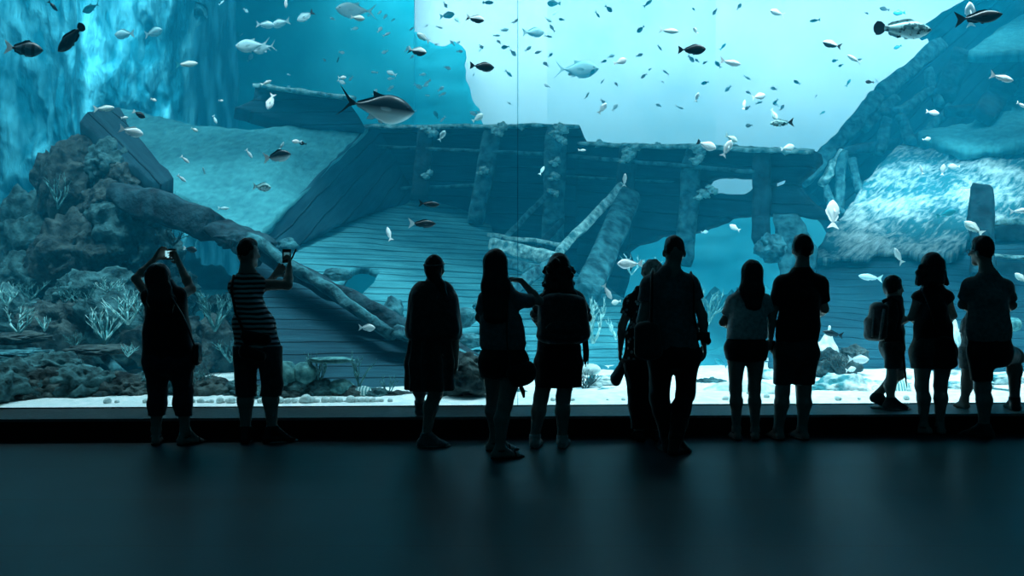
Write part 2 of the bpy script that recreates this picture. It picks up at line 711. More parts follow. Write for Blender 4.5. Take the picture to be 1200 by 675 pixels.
wm = bpy.data.materials.new('tank_water')
wm.use_nodes = True
nt = wm.node_tree
nt.nodes.remove(nt.nodes['Principled BSDF'])
vs_ = nt.nodes.new('ShaderNodeVolumeScatter')
vs_.inputs['Color'].default_value = (0.012, 0.56, 0.86, 1)
vs_.inputs['Density'].default_value = 0.031
vs_.inputs['Anisotropy'].default_value = 0.3
va_ = nt.nodes.new('ShaderNodeVolumeAbsorption')
va_.inputs['Color'].default_value = (0.0, 0.75, 0.92, 1)
va_.inputs['Density'].default_value = 0.05
ad_ = nt.nodes.new('ShaderNodeAddShader')
nt.links.new(vs_.outputs[0], ad_.inputs[0])
nt.links.new(va_.outputs[0], ad_.inputs[1])
nt.links.new(ad_.outputs[0], nt.nodes['Material Output'].inputs['Volume'])
water = rotated_box('water', -21, 21, 0.09, 25.0, -0.6, 11.5, wm)

# hall floor: dark sealed floor with faint joints
m, nt, b = nodes_of('hall_floor')
tc = nt.nodes.new('ShaderNodeTexCoord')
sep = nt.nodes.new('ShaderNodeSeparateXYZ')
nt.links.new(tc.outputs['Object'], sep.inputs[0])


def joint(axis, period, off, half):
    a = nt.nodes.new('ShaderNodeMath'); a.operation = 'ADD'; a.inputs[1].default_value = off
    nt.links.new(sep.outputs[axis], a.inputs[0])
    p = nt.nodes.new('ShaderNodeMath'); p.operation = 'PINGPONG'; p.inputs[1].default_value = period / 2
    nt.links.new(a.outputs[0], p.inputs[0])
    l = nt.nodes.new('ShaderNodeMath'); l.operation = 'LESS_THAN'; l.inputs[1].default_value = half
    nt.links.new(p.outputs[0], l.inputs[0])
    return l.outputs[0]


jy = joint('Y', 1.12, 0.265, 0.008)
nz = nt.nodes.new('ShaderNodeTexNoise'); nz.inputs['Scale'].default_value = 1.3; nz.inputs['Detail'].default_value = 8
nt.links.new(tc.outputs['Object'], nz.inputs['Vector'])
fine = nt.nodes.new('ShaderNodeTexNoise'); fine.inputs['Scale'].default_value = 90; fine.inputs['Detail'].default_value = 3
nt.links.new(tc.outputs['Object'], fine.inputs['Vector'])
base = ramp(nt, nz.outputs['Fac'], [(0.3, (0.007, 0.034, 0.045)), (0.7, (0.012, 0.052, 0.067))])
mx = nt.nodes.new('ShaderNodeMix'); mx.data_type = 'RGBA'
nt.links.new(jy, mx.inputs[0]); nt.links.new(base, mx.inputs[6]); mx.inputs[7].default_value = (0.02, 0.022, 0.025, 1)
nt.links.new(mx.outputs[2], b.inputs['Base Color'])
bp = nt.nodes.new('ShaderNodeBump'); bp.inputs['Strength'].default_value = 0.25; bp.inputs['Distance'].default_value = 0.004
nt.links.new(fine.outputs['Fac'], bp.inputs['Height']); nt.links.new(bp.outputs['Normal'], b.inputs['Normal'])
b.inputs['Roughness'].default_value = 0.42
b.inputs['Specular IOR Level'].default_value = 0.35
M['floor'] = m
M['black'] = noise_mat('black_paint', (0.006, 0.008, 0.009), (0.012, 0.015, 0.016), 20, 0.7, 0.05)
M['ledge'] = noise_mat('grey_ledge', (0.13, 0.16, 0.17), (0.19, 0.22, 0.23), 30, 0.5, 0.05, spec=0.4)
jm = bpy.data.materials.new('clear_joint')
jm.use_nodes = True
_n = jm.node_tree.nodes.new('ShaderNodeBsdfTransparent'); _n.inputs[0].default_value = (0.45, 0.72, 0.78, 1)
jm.node_tree.links.new(_n.outputs[0], jm.node_tree.nodes['Material Output'].inputs['Surface'])
M['joint'] = jm
fl = MB()
fl.box((0, 3.4, -0.05), (24, 11.9, 0.1))
o = fl.build('floor', M['floor'], smooth=False); o['kind'] = 'structure'
# step under the window: black riser, grey top
rotated_box('trim_1', -10, 10, -0.66, 0.028, -0.1, 0.160, M['black'])
rotated_box('trim_2', -10, 10, -0.675, 0.028, 0.160, 0.184, M['ledge'])
rotated_box('wall_front', -12, 12, 0.0, 0.12, 4.7, 12.0, M['black'])
rotated_box('wall_left', -12, -8.5, 0.0, 0.12, 0.0, 4.7, M['black'])
rotated_box('wall_right', 8.5, 12, 0.0, 0.12, 0.0, 4.7, M['black'])

gm = bpy.data.materials.new('window_glass')
gm.use_nodes = True
nt = gm.node_tree
nt.nodes.remove(nt.nodes['Principled BSDF'])
tr = nt.nodes.new('ShaderNodeBsdfTransparent'); tr.inputs[0].default_value = (0.93, 0.98, 0.98, 1)
gl = nt.nodes.new('ShaderNodeBsdfGlossy'); gl.inputs['Roughness'].default_value = 0.02
fr = nt.nodes.new('ShaderNodeFresnel'); fr.inputs['IOR'].default_value = 1.2
ms = nt.nodes.new('ShaderNodeMixShader')
nt.links.new(fr.outputs[0], ms.inputs[0]); nt.links.new(tr.outputs[0], ms.inputs[1]); nt.links.new(gl.outputs[0], ms.inputs[2])
nt.links.new(ms.outputs[0], nt.nodes['Material Output'].inputs['Surface'])
seam = (607 - 600) / F * GY
rotated_box('window_1', -8.5, seam - 0.003, 0.03, 0.06, 0.184, 4.7, gm)
rotated_box('window_2', seam + 0.003, 8.5, 0.03, 0.06, 0.184, 4.7, gm)
rotated_box('trim_3', seam - 0.003, seam + 0.003, 0.03, 0.06, 0.184, 4.7, M['joint'])

# ---------------------------------------------------------------- tank shell
# sand bed
nx, ny = 150, 110
gx = np.linspace(-19, 19, nx)
gy = np.linspace(9.6, 34, ny) ** 1.0
gy = 9.6 + (np.linspace(0, 1, ny) ** 1.8) * 25
GX, GYY = np.meshgrid(gx, gy, indexing='ij')
Yy = GYY + 0.0415 * GX + 0.094
pts = np.stack([GX, Yy, GX * 0], -1)
hgt = 0.235 + 0.05 * fbm(pts, 0.9, 4, 3) + 0.03 * (fbm(pts, 4.0, 3, 8)) * (GYY > 9.8)
hgt = 0.192 + (hgt - 0.192) * np.clip((GYY - 9.6) / 0.5, 0, 1)
V = np.stack([GX, Yy, hgt], -1).reshape(-1, 3)
ii = np.arange(nx * ny).reshape(nx, ny)
q = np.stack([ii[:-1, :-1], ii[1:, :-1], ii[1:, 1:], ii[:-1, 1:]], -1).reshape(-1, 4)
o = link('sand_bed', mesh_from(V, q), M['sand']); o['kind'] = 'structure'

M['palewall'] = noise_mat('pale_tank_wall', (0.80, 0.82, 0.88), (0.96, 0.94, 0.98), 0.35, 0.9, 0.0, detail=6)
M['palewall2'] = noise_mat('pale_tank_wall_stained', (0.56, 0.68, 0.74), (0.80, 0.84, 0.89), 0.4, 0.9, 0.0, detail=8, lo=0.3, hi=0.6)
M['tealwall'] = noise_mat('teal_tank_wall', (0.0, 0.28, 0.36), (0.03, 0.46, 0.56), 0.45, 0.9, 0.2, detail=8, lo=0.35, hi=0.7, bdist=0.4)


M['tealrock'] = noise_mat('far_teal_rock', (0.004, 0.10, 0.14), (0.03, 0.30, 0.36), 0.8, 0.9, 0.8, detail=8, bdist=0.3)


def sidewall(name, pts, mat):
    vs = [(x, y, z) for (x, y) in pts for z in (-0.6, 11.8)]
    fs = [(2 * i, 2 * i + 2, 2 * i + 3, 2 * i + 1) for i in range(len(pts) - 1)]
    o = link(name, mesh_from(vs, fs, False), mat)
    sm = o.modifiers.new('solid', 'SOLIDIFY'); sm.thickness = 0.3; sm.offset = 1
    o['kind'] = 'structure'
    return o


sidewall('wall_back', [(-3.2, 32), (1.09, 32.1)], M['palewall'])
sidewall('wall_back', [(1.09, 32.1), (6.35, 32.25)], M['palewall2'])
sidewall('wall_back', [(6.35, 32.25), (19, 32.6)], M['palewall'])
M['dimwall'] = noise_mat('teal_dimmed_wall', (0.03, 0.38, 0.47), (0.12, 0.56, 0.64), 0.6, 0.9, 0.2, detail=8, bdist=0.2)  # teal stands in for the light fading down the back wall
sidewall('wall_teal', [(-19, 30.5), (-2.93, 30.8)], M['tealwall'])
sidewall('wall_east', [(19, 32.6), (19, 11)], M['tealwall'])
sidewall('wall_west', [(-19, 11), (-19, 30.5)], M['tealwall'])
# fading wall light painted as a teal sheet, and the irregular shoulder beside it
o = sheet('wall_dimmed', [(640, 240), (700, 238), (745, 240), (790, 236), (830, 238), (862, 235), (905, 238), (960, 236), (1000, 240), (1000, 425), (640, 425)], [(700, 300, 31), (960, 300, 31.2), (800, 400, 30.6)], 0.3, M['dimwall'], cell=5, rough=3.0, bump=0.15, seed=5)
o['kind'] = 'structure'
o = sheet('wall_shoulder', [(430, 36), (487, 36), (500, 46), (523, 54), (532, 48), (546, 60), (545, 92), (552, 112), (562, 128), (570, 152), (640, 160), (760, 175), (760, 230), (430, 230)], [(480, 60, 30.7), (560, 60, 30.9), (480, 150, 30.6)], 0.3, M['tealwall'], cell=5, rough=3.0, bump=0.1, seed=15)
o['kind'] = 'structure'

# streaked rock face on the left
nu, nv = 150, 130
U, W = np.meshgrid(np.linspace(-130, 246, nu), np.linspace(-160, 330, nv), indexing='ij')
YY = 21.0 + 1.2 * np.clip((U - 150) / 100, 0, 1) ** 3
Vc = np.stack([(U - 600) / F * YY, YY, EYE - (W - HOR) / F * YY], -1)
fold = fbm(Vc * np.array([1.1, 1, 0.22]), 0.9, 5, 21)
fine_ = fbm(Vc * np.array([1.3, 1, 0.5]), 2.6, 4, 31)
col = np.exp(-((U - 114) / 24.0) ** 2)
Vc[..., 1] -= (fold * 0.8 + fine_ * 0.4) * (1 - 0.85 * col) + col * 0.7 - 2.2 * np.clip((U - 225) / 20, 0, 1) ** 2
ii = np.arange(nu * nv).reshape(nu, nv)
q = np.stack([ii[:-1, :-1], ii[:-1, 1:], ii[1:, 1:], ii[1:, :-1]], -1).reshape(-1, 4)
o = link('wall_rock_face', mesh_from(Vc.reshape(-1, 3), q), M['cliff']); o['kind'] = 'structure'
sm = o.modifiers.new('solid', 'SOLIDIFY'); sm.thickness = 0.8; sm.offset = -1

# ---------------------------------------------------------------- the wreck
W1 = tag(empty('shipwreck', P(560, 300, 16.5) * np.array([1, 1, 0])), 'broken wooden hull with open ribs and planked floor, widest piece in mid tank', 'shipwreck')
deckD = sheet('deck', [(322, 306), (350, 284), (395, 262), (430, 246), (480, 233), (548, 235), (556, 248), (553, 257), (575, 262), (577, 272), (640, 300), (735, 350), (735, 500), (600, 500), (540, 440), (470, 398), (400, 352)],
              [(335, 310, 14.7), (480, 235, 20), (600, 470, 11.9)], 0.12, M['deck'], W1,
              holes=[[(384, 342), (404, 330), (410, 318), (425, 312), (446, 318), (438, 332), (424, 345), (402, 350)]], cell=3, rough=2.0, bump=0.05, grain=(1, 0.04), seed=1)
sheet('side_wall', [(428, 150), (505, 149), (495, 234), (430, 250), (350, 288), (322, 312), (298, 280)], [(430, 152, 20), (300, 278, 14.5), (480, 235, 20)], 0.2, M['hull'], W1, cell=4, rough=1.2, bump=0.08, grain=(-0.72, 0.7), seed=2)
sheet('bulwark', [(424, 149), (560, 149), (676, 147), (681, 160), (690, 172), (690, 380), (560, 380), (540, 262), (430, 262)], [(430, 150, 20.6), (680, 150, 19.3), (500, 245, 20.4)], 0.25, M['hull'], W1, cell=4, rough=1.2, bump=0.12, grain=(1, 0.02), seed=3)
sheet('bulwark', [(676, 168), (760, 170), (850, 171), (925, 174), (955, 177), (958, 188), (940, 205), (931, 213), (944, 232), (972, 250), (978, 257), (925, 252), (880, 251), (858, 253), (812, 271), (775, 275), (740, 286), (729, 294), (734, 306), (722, 345), (700, 420), (676, 420)],
      [(680, 170, 19.2), (958, 180, 16.5), (700, 300, 18.8)], 0.3, M['hull'], W1,
      holes=[[(819, 222), (828, 209), (842, 206), (886, 209), (884, 219), (872, 228), (845, 226), (826, 228)], [(902, 212), (912, 208), (922, 212), (918, 216), (904, 220)]], cell=3, rough=1.5, bump=0.12, grain=(1, 0.03), seed=4)
sheet('bulwark', [(906, 250), (934, 250), (958, 290), (952, 350), (914, 350), (912, 303), (897, 301), (896, 286), (909, 273)], [(906, 250, 16.6), (958, 290, 16.3), (914, 350, 16.4)], 0.3, M['timber'], W1, cell=4, rough=2, bump=0.1, seed=6)
# ribs, rails and fallen timbers
ribs = [((500, 150, 19.9), (490, 236, 19.6), .34), ((579, 150, 19.5), (556, 262, 19.2), .34), ((652, 150, 19.0), (647, 300, 18.8), .42), ((737, 170, 18.4), (727, 292, 18.1), .33),
        ((814, 172, 17.7), (800, 312, 17.4), .34), ((893, 176, 16.9), (892, 288, 16.8), .30)]
for i, (a, b_, w) in enumerate(ribs):
    beam('rib', a, b_, w, 0.3, M['timber'] if i in (1, 2, 4) else M['darktimber'], W1, seed=i, rough=0.035)
for i, (a, b_, w) in enumerate([((430, 171, 20.1), (645, 181, 19.1), .07), ((668, 183, 19.0), (888, 202, 16.8), .07), ((440, 222, 20.1), (560, 217, 19.6), .06), ((665, 207, 19.0), (800, 214, 18.0), .05)]):
    beam('rail', a, b_, w, 0.22, M['timber'], W1, seed=20 + i, rough=0.012, n=30)
for i, (a, b_, w) in enumerate([((424, 149, 20.4), (676, 148, 19.0), .08), ((684, 169, 19.1), (950, 177, 16.4), .08)]):
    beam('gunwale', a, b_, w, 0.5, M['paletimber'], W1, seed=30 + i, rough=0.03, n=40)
timbers = [((729, 217, 18.0), (655, 297, 15.6), .15, 'paletimber'), ((642, 227, 18.7), (588, 282, 16.9), .10, 'timber'), ((572, 275, 17.3), (664, 288, 15.7), .07, 'paletimber'),
           ((578, 287, 16.4), (652, 304, 15.3), .22, 'paletimber'), ((738, 228, 17.9), (688, 345, 15.2), .42, 'timber'), ((590, 308, 15.8), (650, 322, 14.6), .16, 'timber'),
           ((660, 258, 18.4), (622, 300, 17.4), .12, 'darktimber'), ((655, 305, 15.0), (560, 362, 13.5), .20, 'timber')]
for i, (a, b_, w, mt) in enumerate(timbers):
    beam('fallen_timber', a, b_, w, w * 0.8, M[mt], W1, seed=40 + i, rough=0.03, n=24)
# encrusted lumps on the rails
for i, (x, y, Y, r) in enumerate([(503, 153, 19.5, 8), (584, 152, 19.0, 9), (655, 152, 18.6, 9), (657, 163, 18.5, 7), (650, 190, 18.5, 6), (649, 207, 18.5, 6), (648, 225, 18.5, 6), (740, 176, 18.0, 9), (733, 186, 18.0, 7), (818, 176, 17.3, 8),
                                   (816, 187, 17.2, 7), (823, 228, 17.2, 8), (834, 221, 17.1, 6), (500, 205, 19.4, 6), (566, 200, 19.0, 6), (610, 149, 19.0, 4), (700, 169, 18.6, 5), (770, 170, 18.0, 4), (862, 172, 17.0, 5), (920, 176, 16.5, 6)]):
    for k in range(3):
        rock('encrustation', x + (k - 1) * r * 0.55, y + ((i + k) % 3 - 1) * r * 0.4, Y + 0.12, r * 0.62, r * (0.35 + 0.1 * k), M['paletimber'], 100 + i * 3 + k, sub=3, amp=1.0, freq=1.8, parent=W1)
# blocks on the planking
rock('encrustation', 338, 289, 13.9, 13, 9, M['timber'], 130, sub=4, amp=0.5, parent=W1)
rock('encrustation', 398, 322, 13.7, 17, 8, M['timber'], 131, sub=4, amp=0.5, parent=W1)
rock('encrustation', 458, 368, 12.8, 14, 17, M['timber'], 132, sub=4, amp=0.5, parent=W1)
rock('encrustation', 545, 372, 12.3, 16, 11, M['timber'], 133, sub=4, amp=0.5, parent=W1)
for i, (x, y, r) in enumerate([(552, 400, 14), (575, 396, 12), (560, 416, 10), (540, 412, 12)]):
    rock('encrustation', x, y, 12.0, r, r * 0.6, M['paleReef'] if i % 2 else M['timber'], 134 + i, sub=4, amp=0.6, parent=W1)

# left piece: sloping deck, prow and long keel timbers
W2 = tag(empty('shipwreck', P(260, 300, 14.5) * np.array([1, 1, 0])), 'sloping silted deck section with dark prow, between the reef and the planked hull', 'shipwreck')
sheet('deck', [(138, 127), (157, 130), (173, 135), (230, 147), (290, 153), (345, 150), (432, 151), (392, 190), (345, 235), (300, 280), (272, 266), (245, 246), (205, 228), (168, 212), (150, 190)], [(290, 275, 14.4), (150, 170, 16.6), (430, 150, 20)], 0.2, M['slab'], W2, cell=3, rough=1.0, bump=0.10, bfreq=0.5, grain=(1, -0.9), seed=7)
sheet('prow', [(93, 142), (103, 130), (140, 126), (147, 140), (153, 153), (167, 168), (187, 191), (197, 198), (204, 208), (190, 216), (177, 212), (157, 197), (142, 190), (127, 173), (110, 158)], [(95, 140, 14.6), (160, 140, 14.9), (190, 210, 14.0)], 0.5, M['hull'], W2, cell=3, rough=1.0, bump=0.08, grain=(0.7, 0.7), seed=8)
sheet('cabin_wall', [(297, 103), (407, 116), (416, 130), (428, 150), (375, 150), (325, 140), (275, 126), (298, 116), (305, 113)], [(297, 103, 19.2), (407, 116, 19.8), (330, 140, 19.0)], 0.3, M['hull'], W2, cell=3, rough=0.8, bump=0.05, seed=9)
beam('rail', (300, 101, 19.2), (412, 115, 19.9), 0.09, 1.0, M['paletimber'], W2, seed=50, rough=0.04, n=26)
beam('keel_timber', (138, 226, 13.8), (256, 268, 13.0), 0.40, 0.5, M['darktimber'], W2, seed=51, rough=0.08, n=30)
beam('keel_timber', (246, 266, 13.0), (310, 298, 12.8), 0.30, 0.45, M['darktimber'], W2, seed=52, rough=0.14, n=24)
beam('keel_timber', (296, 281, 12.8), (462, 392, 11.4), 0.13, 0.3, M['timber'], W2, seed=53, rough=0.06, n=40)
beam('keel_timber', (300, 292, 12.9), (560, 428, 11.3), 0.22, 0.3, M['darktimber'], W2, seed=54, rough=0.05, n=40)
beam('keel_timber', (462, 388, 11.5), (600, 442, 11.1), 0.16, 0.3, M['timber'], W2, seed=55, rough=0.06, n=30)
sheet('hull_planking', [(296, 292), (340, 315), (400, 352), (470, 396), (540, 428), (600, 450), (600, 500), (296, 500)], [(300, 300, 13.6), (560, 430, 11.6), (300, 478, 9.95)], 0.15, M['hull'], W2, cell=4, rough=1.0, bump=0.05, grain=(1, 0.03), seed=10)
rock('encrustation', 275, 282, 12.8, 22, 9, M['darktimber'], 150, sub=4, amp=0.6, parent=W2)
rock('encrustation', 222, 253, 13.1, 12, 7, M['darktimber'], 151, sub=4, amp=0.6, parent=W2)

# right piece: tall hull of another hulk with open frames and a bright silted side
W3 = tag(empty('shipwreck', P(1080, 300, 20) * np.array([1, 1, 0])), 'tall hazy hull rising to the upper right with open frames and a bright silted slope', 'shipwreck')
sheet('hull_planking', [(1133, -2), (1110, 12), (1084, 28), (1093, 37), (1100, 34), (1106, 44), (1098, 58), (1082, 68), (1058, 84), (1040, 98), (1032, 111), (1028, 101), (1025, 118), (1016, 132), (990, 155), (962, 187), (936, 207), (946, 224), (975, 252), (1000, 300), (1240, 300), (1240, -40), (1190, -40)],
      [(1100, 30, 26), (960, 190, 22.5), (1200, 200, 25)], 0.4, M['hull'], W3,
      holes=[[(1096, 89), (1104, 83), (1100, 101), (1095, 102)], [(1113, 96), (1121, 108), (1108, 117), (1105, 119), (1110, 104)], [(1127, 121), (1119, 131), (1126, 134), (1109, 132)]], cell=2.5, rough=1.5, bump=0.4, bfreq=0.5, grain=(1, -0.9), seed=11)
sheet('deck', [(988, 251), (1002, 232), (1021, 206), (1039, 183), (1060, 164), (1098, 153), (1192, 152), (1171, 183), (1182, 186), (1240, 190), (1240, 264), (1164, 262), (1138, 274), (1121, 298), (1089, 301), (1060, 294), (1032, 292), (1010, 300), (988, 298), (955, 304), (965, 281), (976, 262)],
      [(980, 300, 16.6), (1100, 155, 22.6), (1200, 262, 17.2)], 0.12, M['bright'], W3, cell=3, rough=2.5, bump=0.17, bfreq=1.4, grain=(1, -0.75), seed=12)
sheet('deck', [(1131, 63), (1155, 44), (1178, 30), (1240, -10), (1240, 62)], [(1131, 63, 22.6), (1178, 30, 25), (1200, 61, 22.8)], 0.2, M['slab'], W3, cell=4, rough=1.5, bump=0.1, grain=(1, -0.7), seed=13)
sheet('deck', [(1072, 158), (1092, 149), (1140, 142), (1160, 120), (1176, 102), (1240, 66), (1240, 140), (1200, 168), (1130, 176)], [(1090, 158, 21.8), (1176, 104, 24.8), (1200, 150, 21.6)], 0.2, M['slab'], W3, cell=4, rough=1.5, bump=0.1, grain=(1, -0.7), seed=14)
sheet('hull_planking', [(938, 300), (960, 292), (1010, 290), (1089, 290), (1121, 290), (1164, 258), (1240, 258), (1240, 470), (900, 470), (905, 340)], [(940, 300, 17.4), (1200, 262, 18.3), (940, 440, 13.0)], 0.3, M['hull'], W3, cell=5, rough=2.0, bump=0.1, grain=(1, 0.03), seed=16)
for i, (a, b_, w, mt) in enumerate([
        ((965, 214, 21.5), (986, 178, 21.8), .22, 'paletimber'), ((988, 180, 21.6), (983, 246, 21.2), .20, 'timber'), ((999, 188, 21.7), (1009, 228, 21.2), .16, 'timber'), ((940, 212, 21.6), (1030, 112, 22.8), .34, 'timber'),
        ((968, 222, 21.3), (980, 250, 20.8), .2, 'timber'), ((985, 178, 21.8), (1050, 168, 22.5), .2, 'darktimber'), ((1030, 112, 22.8), (1104, 52, 24.4), .34, 'timber'), ((1024, 134, 22.7), (1060, 128, 22.9), .22, 'timber'),
        ((1058, 130, 22.9), (1092, 108, 23.6), .22, 'timber'), ((1040, 142, 22.5), (1032, 180, 22.0), .22, 'timber'), ((1056, 134, 22.7), (1070, 172, 22.0), .24, 'timber'), ((1088, 84, 23.9), (1102, 128, 23.3), .24, 'timber'),
        ((1070, 172, 22.0), (1112, 128, 23.4), .18, 'timber'), ((1130, 60, 23.4), (1104, 118, 23.4), .5, 'darktimber'), ((1106, 132, 22.6), (1180, 130, 23.0), .25, 'darktimber'), ((1150, 138, 22.0), (1182, 96, 24.0), .5, 'darktimber'), ((1010, 150, 22.4), (1046, 118, 23), .25, 'timber')]):
    beam('frame_timber', a, b_, w, 0.3, M[mt], W3, seed=60 + i, rough=0.07, n=20)
beam('post', (1149, 219, 15.4), (1152, 330, 15.0), 0.33, 0.35, M['darktimber'], W3, seed=80, rough=0.06, n=24)
for i, (a, b_, w, mt) in enumerate([((1164, 272, 16.4), (1240, 272, 16.4), .26, 'darktimber'), ((1164, 262, 16.4), (1240, 258, 16.4), .10, 'paletimber'), ((1140, 299, 16.0), (1240, 303, 16.0), .06, 'paletimber'), ((1160, 318, 16.0), (1240, 320, 16.0), .3, 'darktimber'), ((1100, 352, 16.3), (1240, 356, 16.3), .25, 'darktimber'),
                                   ((620, 420, 15.5), (700, 414, 15.5), .2, 'darktimber')][:5]):
    beam('plank', a, b_, w, 0.2, M[mt], W3, seed=90 + i, rough=0.03, n=20)

# far slopes of dark rock that close the view under the wreck
o = sheet('far_rock_slope', [(700, 372), (760, 352), (800, 345), (850, 350), (890, 338), (930, 346), (1000, 360), (1000, 440), (700, 440)], [(700, 350, 19), (1000, 350, 19.5), (850, 440, 13.2)], 0.5, M['tealrock'], cell=5, rough=3, bump=0.6, bfreq=0.6, seed=33)
o['kind'] = 'structure'
o = sheet('far_rock_slope', [(-40, 250), (60, 262), (150, 268), (225, 300), (240, 332), (262, 330), (300, 350), (330, 372), (330, 440), (-40, 440)], [(0, 260, 19), (300, 330, 17), (150, 440, 12.8)], 0.5, M['tealrock'], cell=5, rough=3, bump=0.6, bfreq=0.6, seed=34)
o['kind'] = 'structure'

# ---------------------------------------------------------------- people
def fabric(name, c, rough=0.75, sheen=0.7, var=0.25, scale=30):
    m = noise_mat(name, tuple(x * (1 - var) for x in c), tuple(x * (1 + var) for x in c), scale, rough, 0.15, bdist=0.004)
    b = m.node_tree.nodes['Principled BSDF']
    b.inputs['Sheen Weight'].default_value = sheen
    b.inputs['Sheen Roughness'].default_value = 0.4
    return m


M['skin'] = fabric('skin', (0.42, 0.36, 0.33), 0.42, 0.3, var=0.08)
M['hair'] = noise_mat('dark_hair', (0.006, 0.006, 0.007), (0.03, 0.03, 0.032), 14, 0.38, 0.6, stretch=(4, 4, 0.35), bdist=0.01, spec=0.5)
M['greyhair'] = noise_mat('pale_grey_hair', (0.35, 0.36, 0.36), (0.7, 0.72, 0.72), 20, 0.6, 0.5, stretch=(3, 3, 1), bdist=0.01)
M['blackcloth'] = fabric('black_cloth', (0.018, 0.020, 0.023))
M['charcoal'] = fabric('charcoal_cloth', (0.06, 0.07, 0.075))
M['denim'] = fabric('dark_denim', (0.03, 0.045, 0.065))
M['greycloth'] = fabric('grey_cloth', (0.28, 0.31, 0.32))
M['palecloth'] = fabric('pale_grey_cloth', (0.68, 0.72, 0.74))
M['bluegrey'] = fabric('blue_grey_cloth', (0.17, 0.21, 0.23))
M['leather'] = noise_mat('black_leather', (0.008, 0.008, 0.009), (0.02, 0.02, 0.022), 25, 0.35, 0.2, bdist=0.004, spec=0.5)
M['sole'] = fabric('pale_sole', (0.55, 0.57, 0.57), 0.7)
M['metal'] = noise_mat('grey_metal', (0.3, 0.3, 0.31), (0.4, 0.4, 0.41), 20, 0.3, 0.0)
M['eye'] = noise_mat('eye_white', (0.6, 0.6, 0.6), (0.7, 0.7, 0.7), 20, 0.2, 0.0)


def stripe_mat(name, c1, c2, period, duty=0.5, axis='Z'):
    m, nt, b = nodes_of(name)
    tc = nt.nodes.new('ShaderNodeTexCoord')
    sp = nt.nodes.new('ShaderNodeSeparateXYZ')
    nt.links.new(tc.outputs['Object'], sp.inputs[0])
    nz = nt.nodes.new('ShaderNodeTexNoise'); nz.inputs['Scale'].default_value = 6
    nt.links.new(tc.outputs['Object'], nz.inputs['Vector'])
    a = nt.nodes.new('ShaderNodeMath'); a.operation = 'MULTIPLY_ADD'; a.inputs[1].default_value = 0.03
    nt.links.new(nz.outputs['Fac'], a.inputs[0]); nt.links.new(sp.outputs[axis], a.inputs[2])
    pp = nt.nodes.new('ShaderNodeMath'); pp.operation = 'PINGPONG'; pp.inputs[1].default_value = period / 2
    nt.links.new(a.outputs[0], pp.inputs[0])
    lt = nt.nodes.new('ShaderNodeMath'); lt.operation = 'LESS_THAN'; lt.inputs[1].default_value = period / 2 * duty
    nt.links.new(pp.outputs[0], lt.inputs[0])
    mx = nt.nodes.new('ShaderNodeMix'); mx.data_type = 'RGBA'
    nt.links.new(lt.outputs[0], mx.inputs[0])
    mx.inputs[6].default_value = (*c1, 1); mx.inputs[7].default_value = (*c2, 1)
    nt.links.new(mx.outputs[2], b.inputs['Base Color'])
    b.inputs['Roughness'].default_value = 0.85
    return m


def floral_mat(name, c1, c2, scale):
    m, nt, b = nodes_of(name)
    tc = nt.nodes.new('ShaderNodeTexCoord')
    v = nt.nodes.new('ShaderNodeTexVoronoi'); v.inputs['Scale'].default_value = scale
    nt.links.new(tc.outputs['Object'], v.inputs['Vector'])
    nt.links.new(ramp(nt, v.outputs['Distance'], [(0.30, c2), (0.36, c1)]), b.inputs['Base Color'])
    b.inputs['Roughness'].default_value = 0.85
    return m


M['stripes'] = stripe_mat('striped_jersey', (0.03, 0.035, 0.04), (0.75, 0.78, 0.8), 0.042)
M['floral'] = floral_mat('spotted_blouse', (0.015, 0.017, 0.02), (0.6, 0.64, 0.66), 22)


def unit(v):
    v = np.array(v, float)
    return v / (np.linalg.norm(v) + 1e-9)


def folds(amp, seed, f=(9, 9, 3)):
    return lambda p: amp * fbm(p * np.array(f), 1.0, 3, seed)


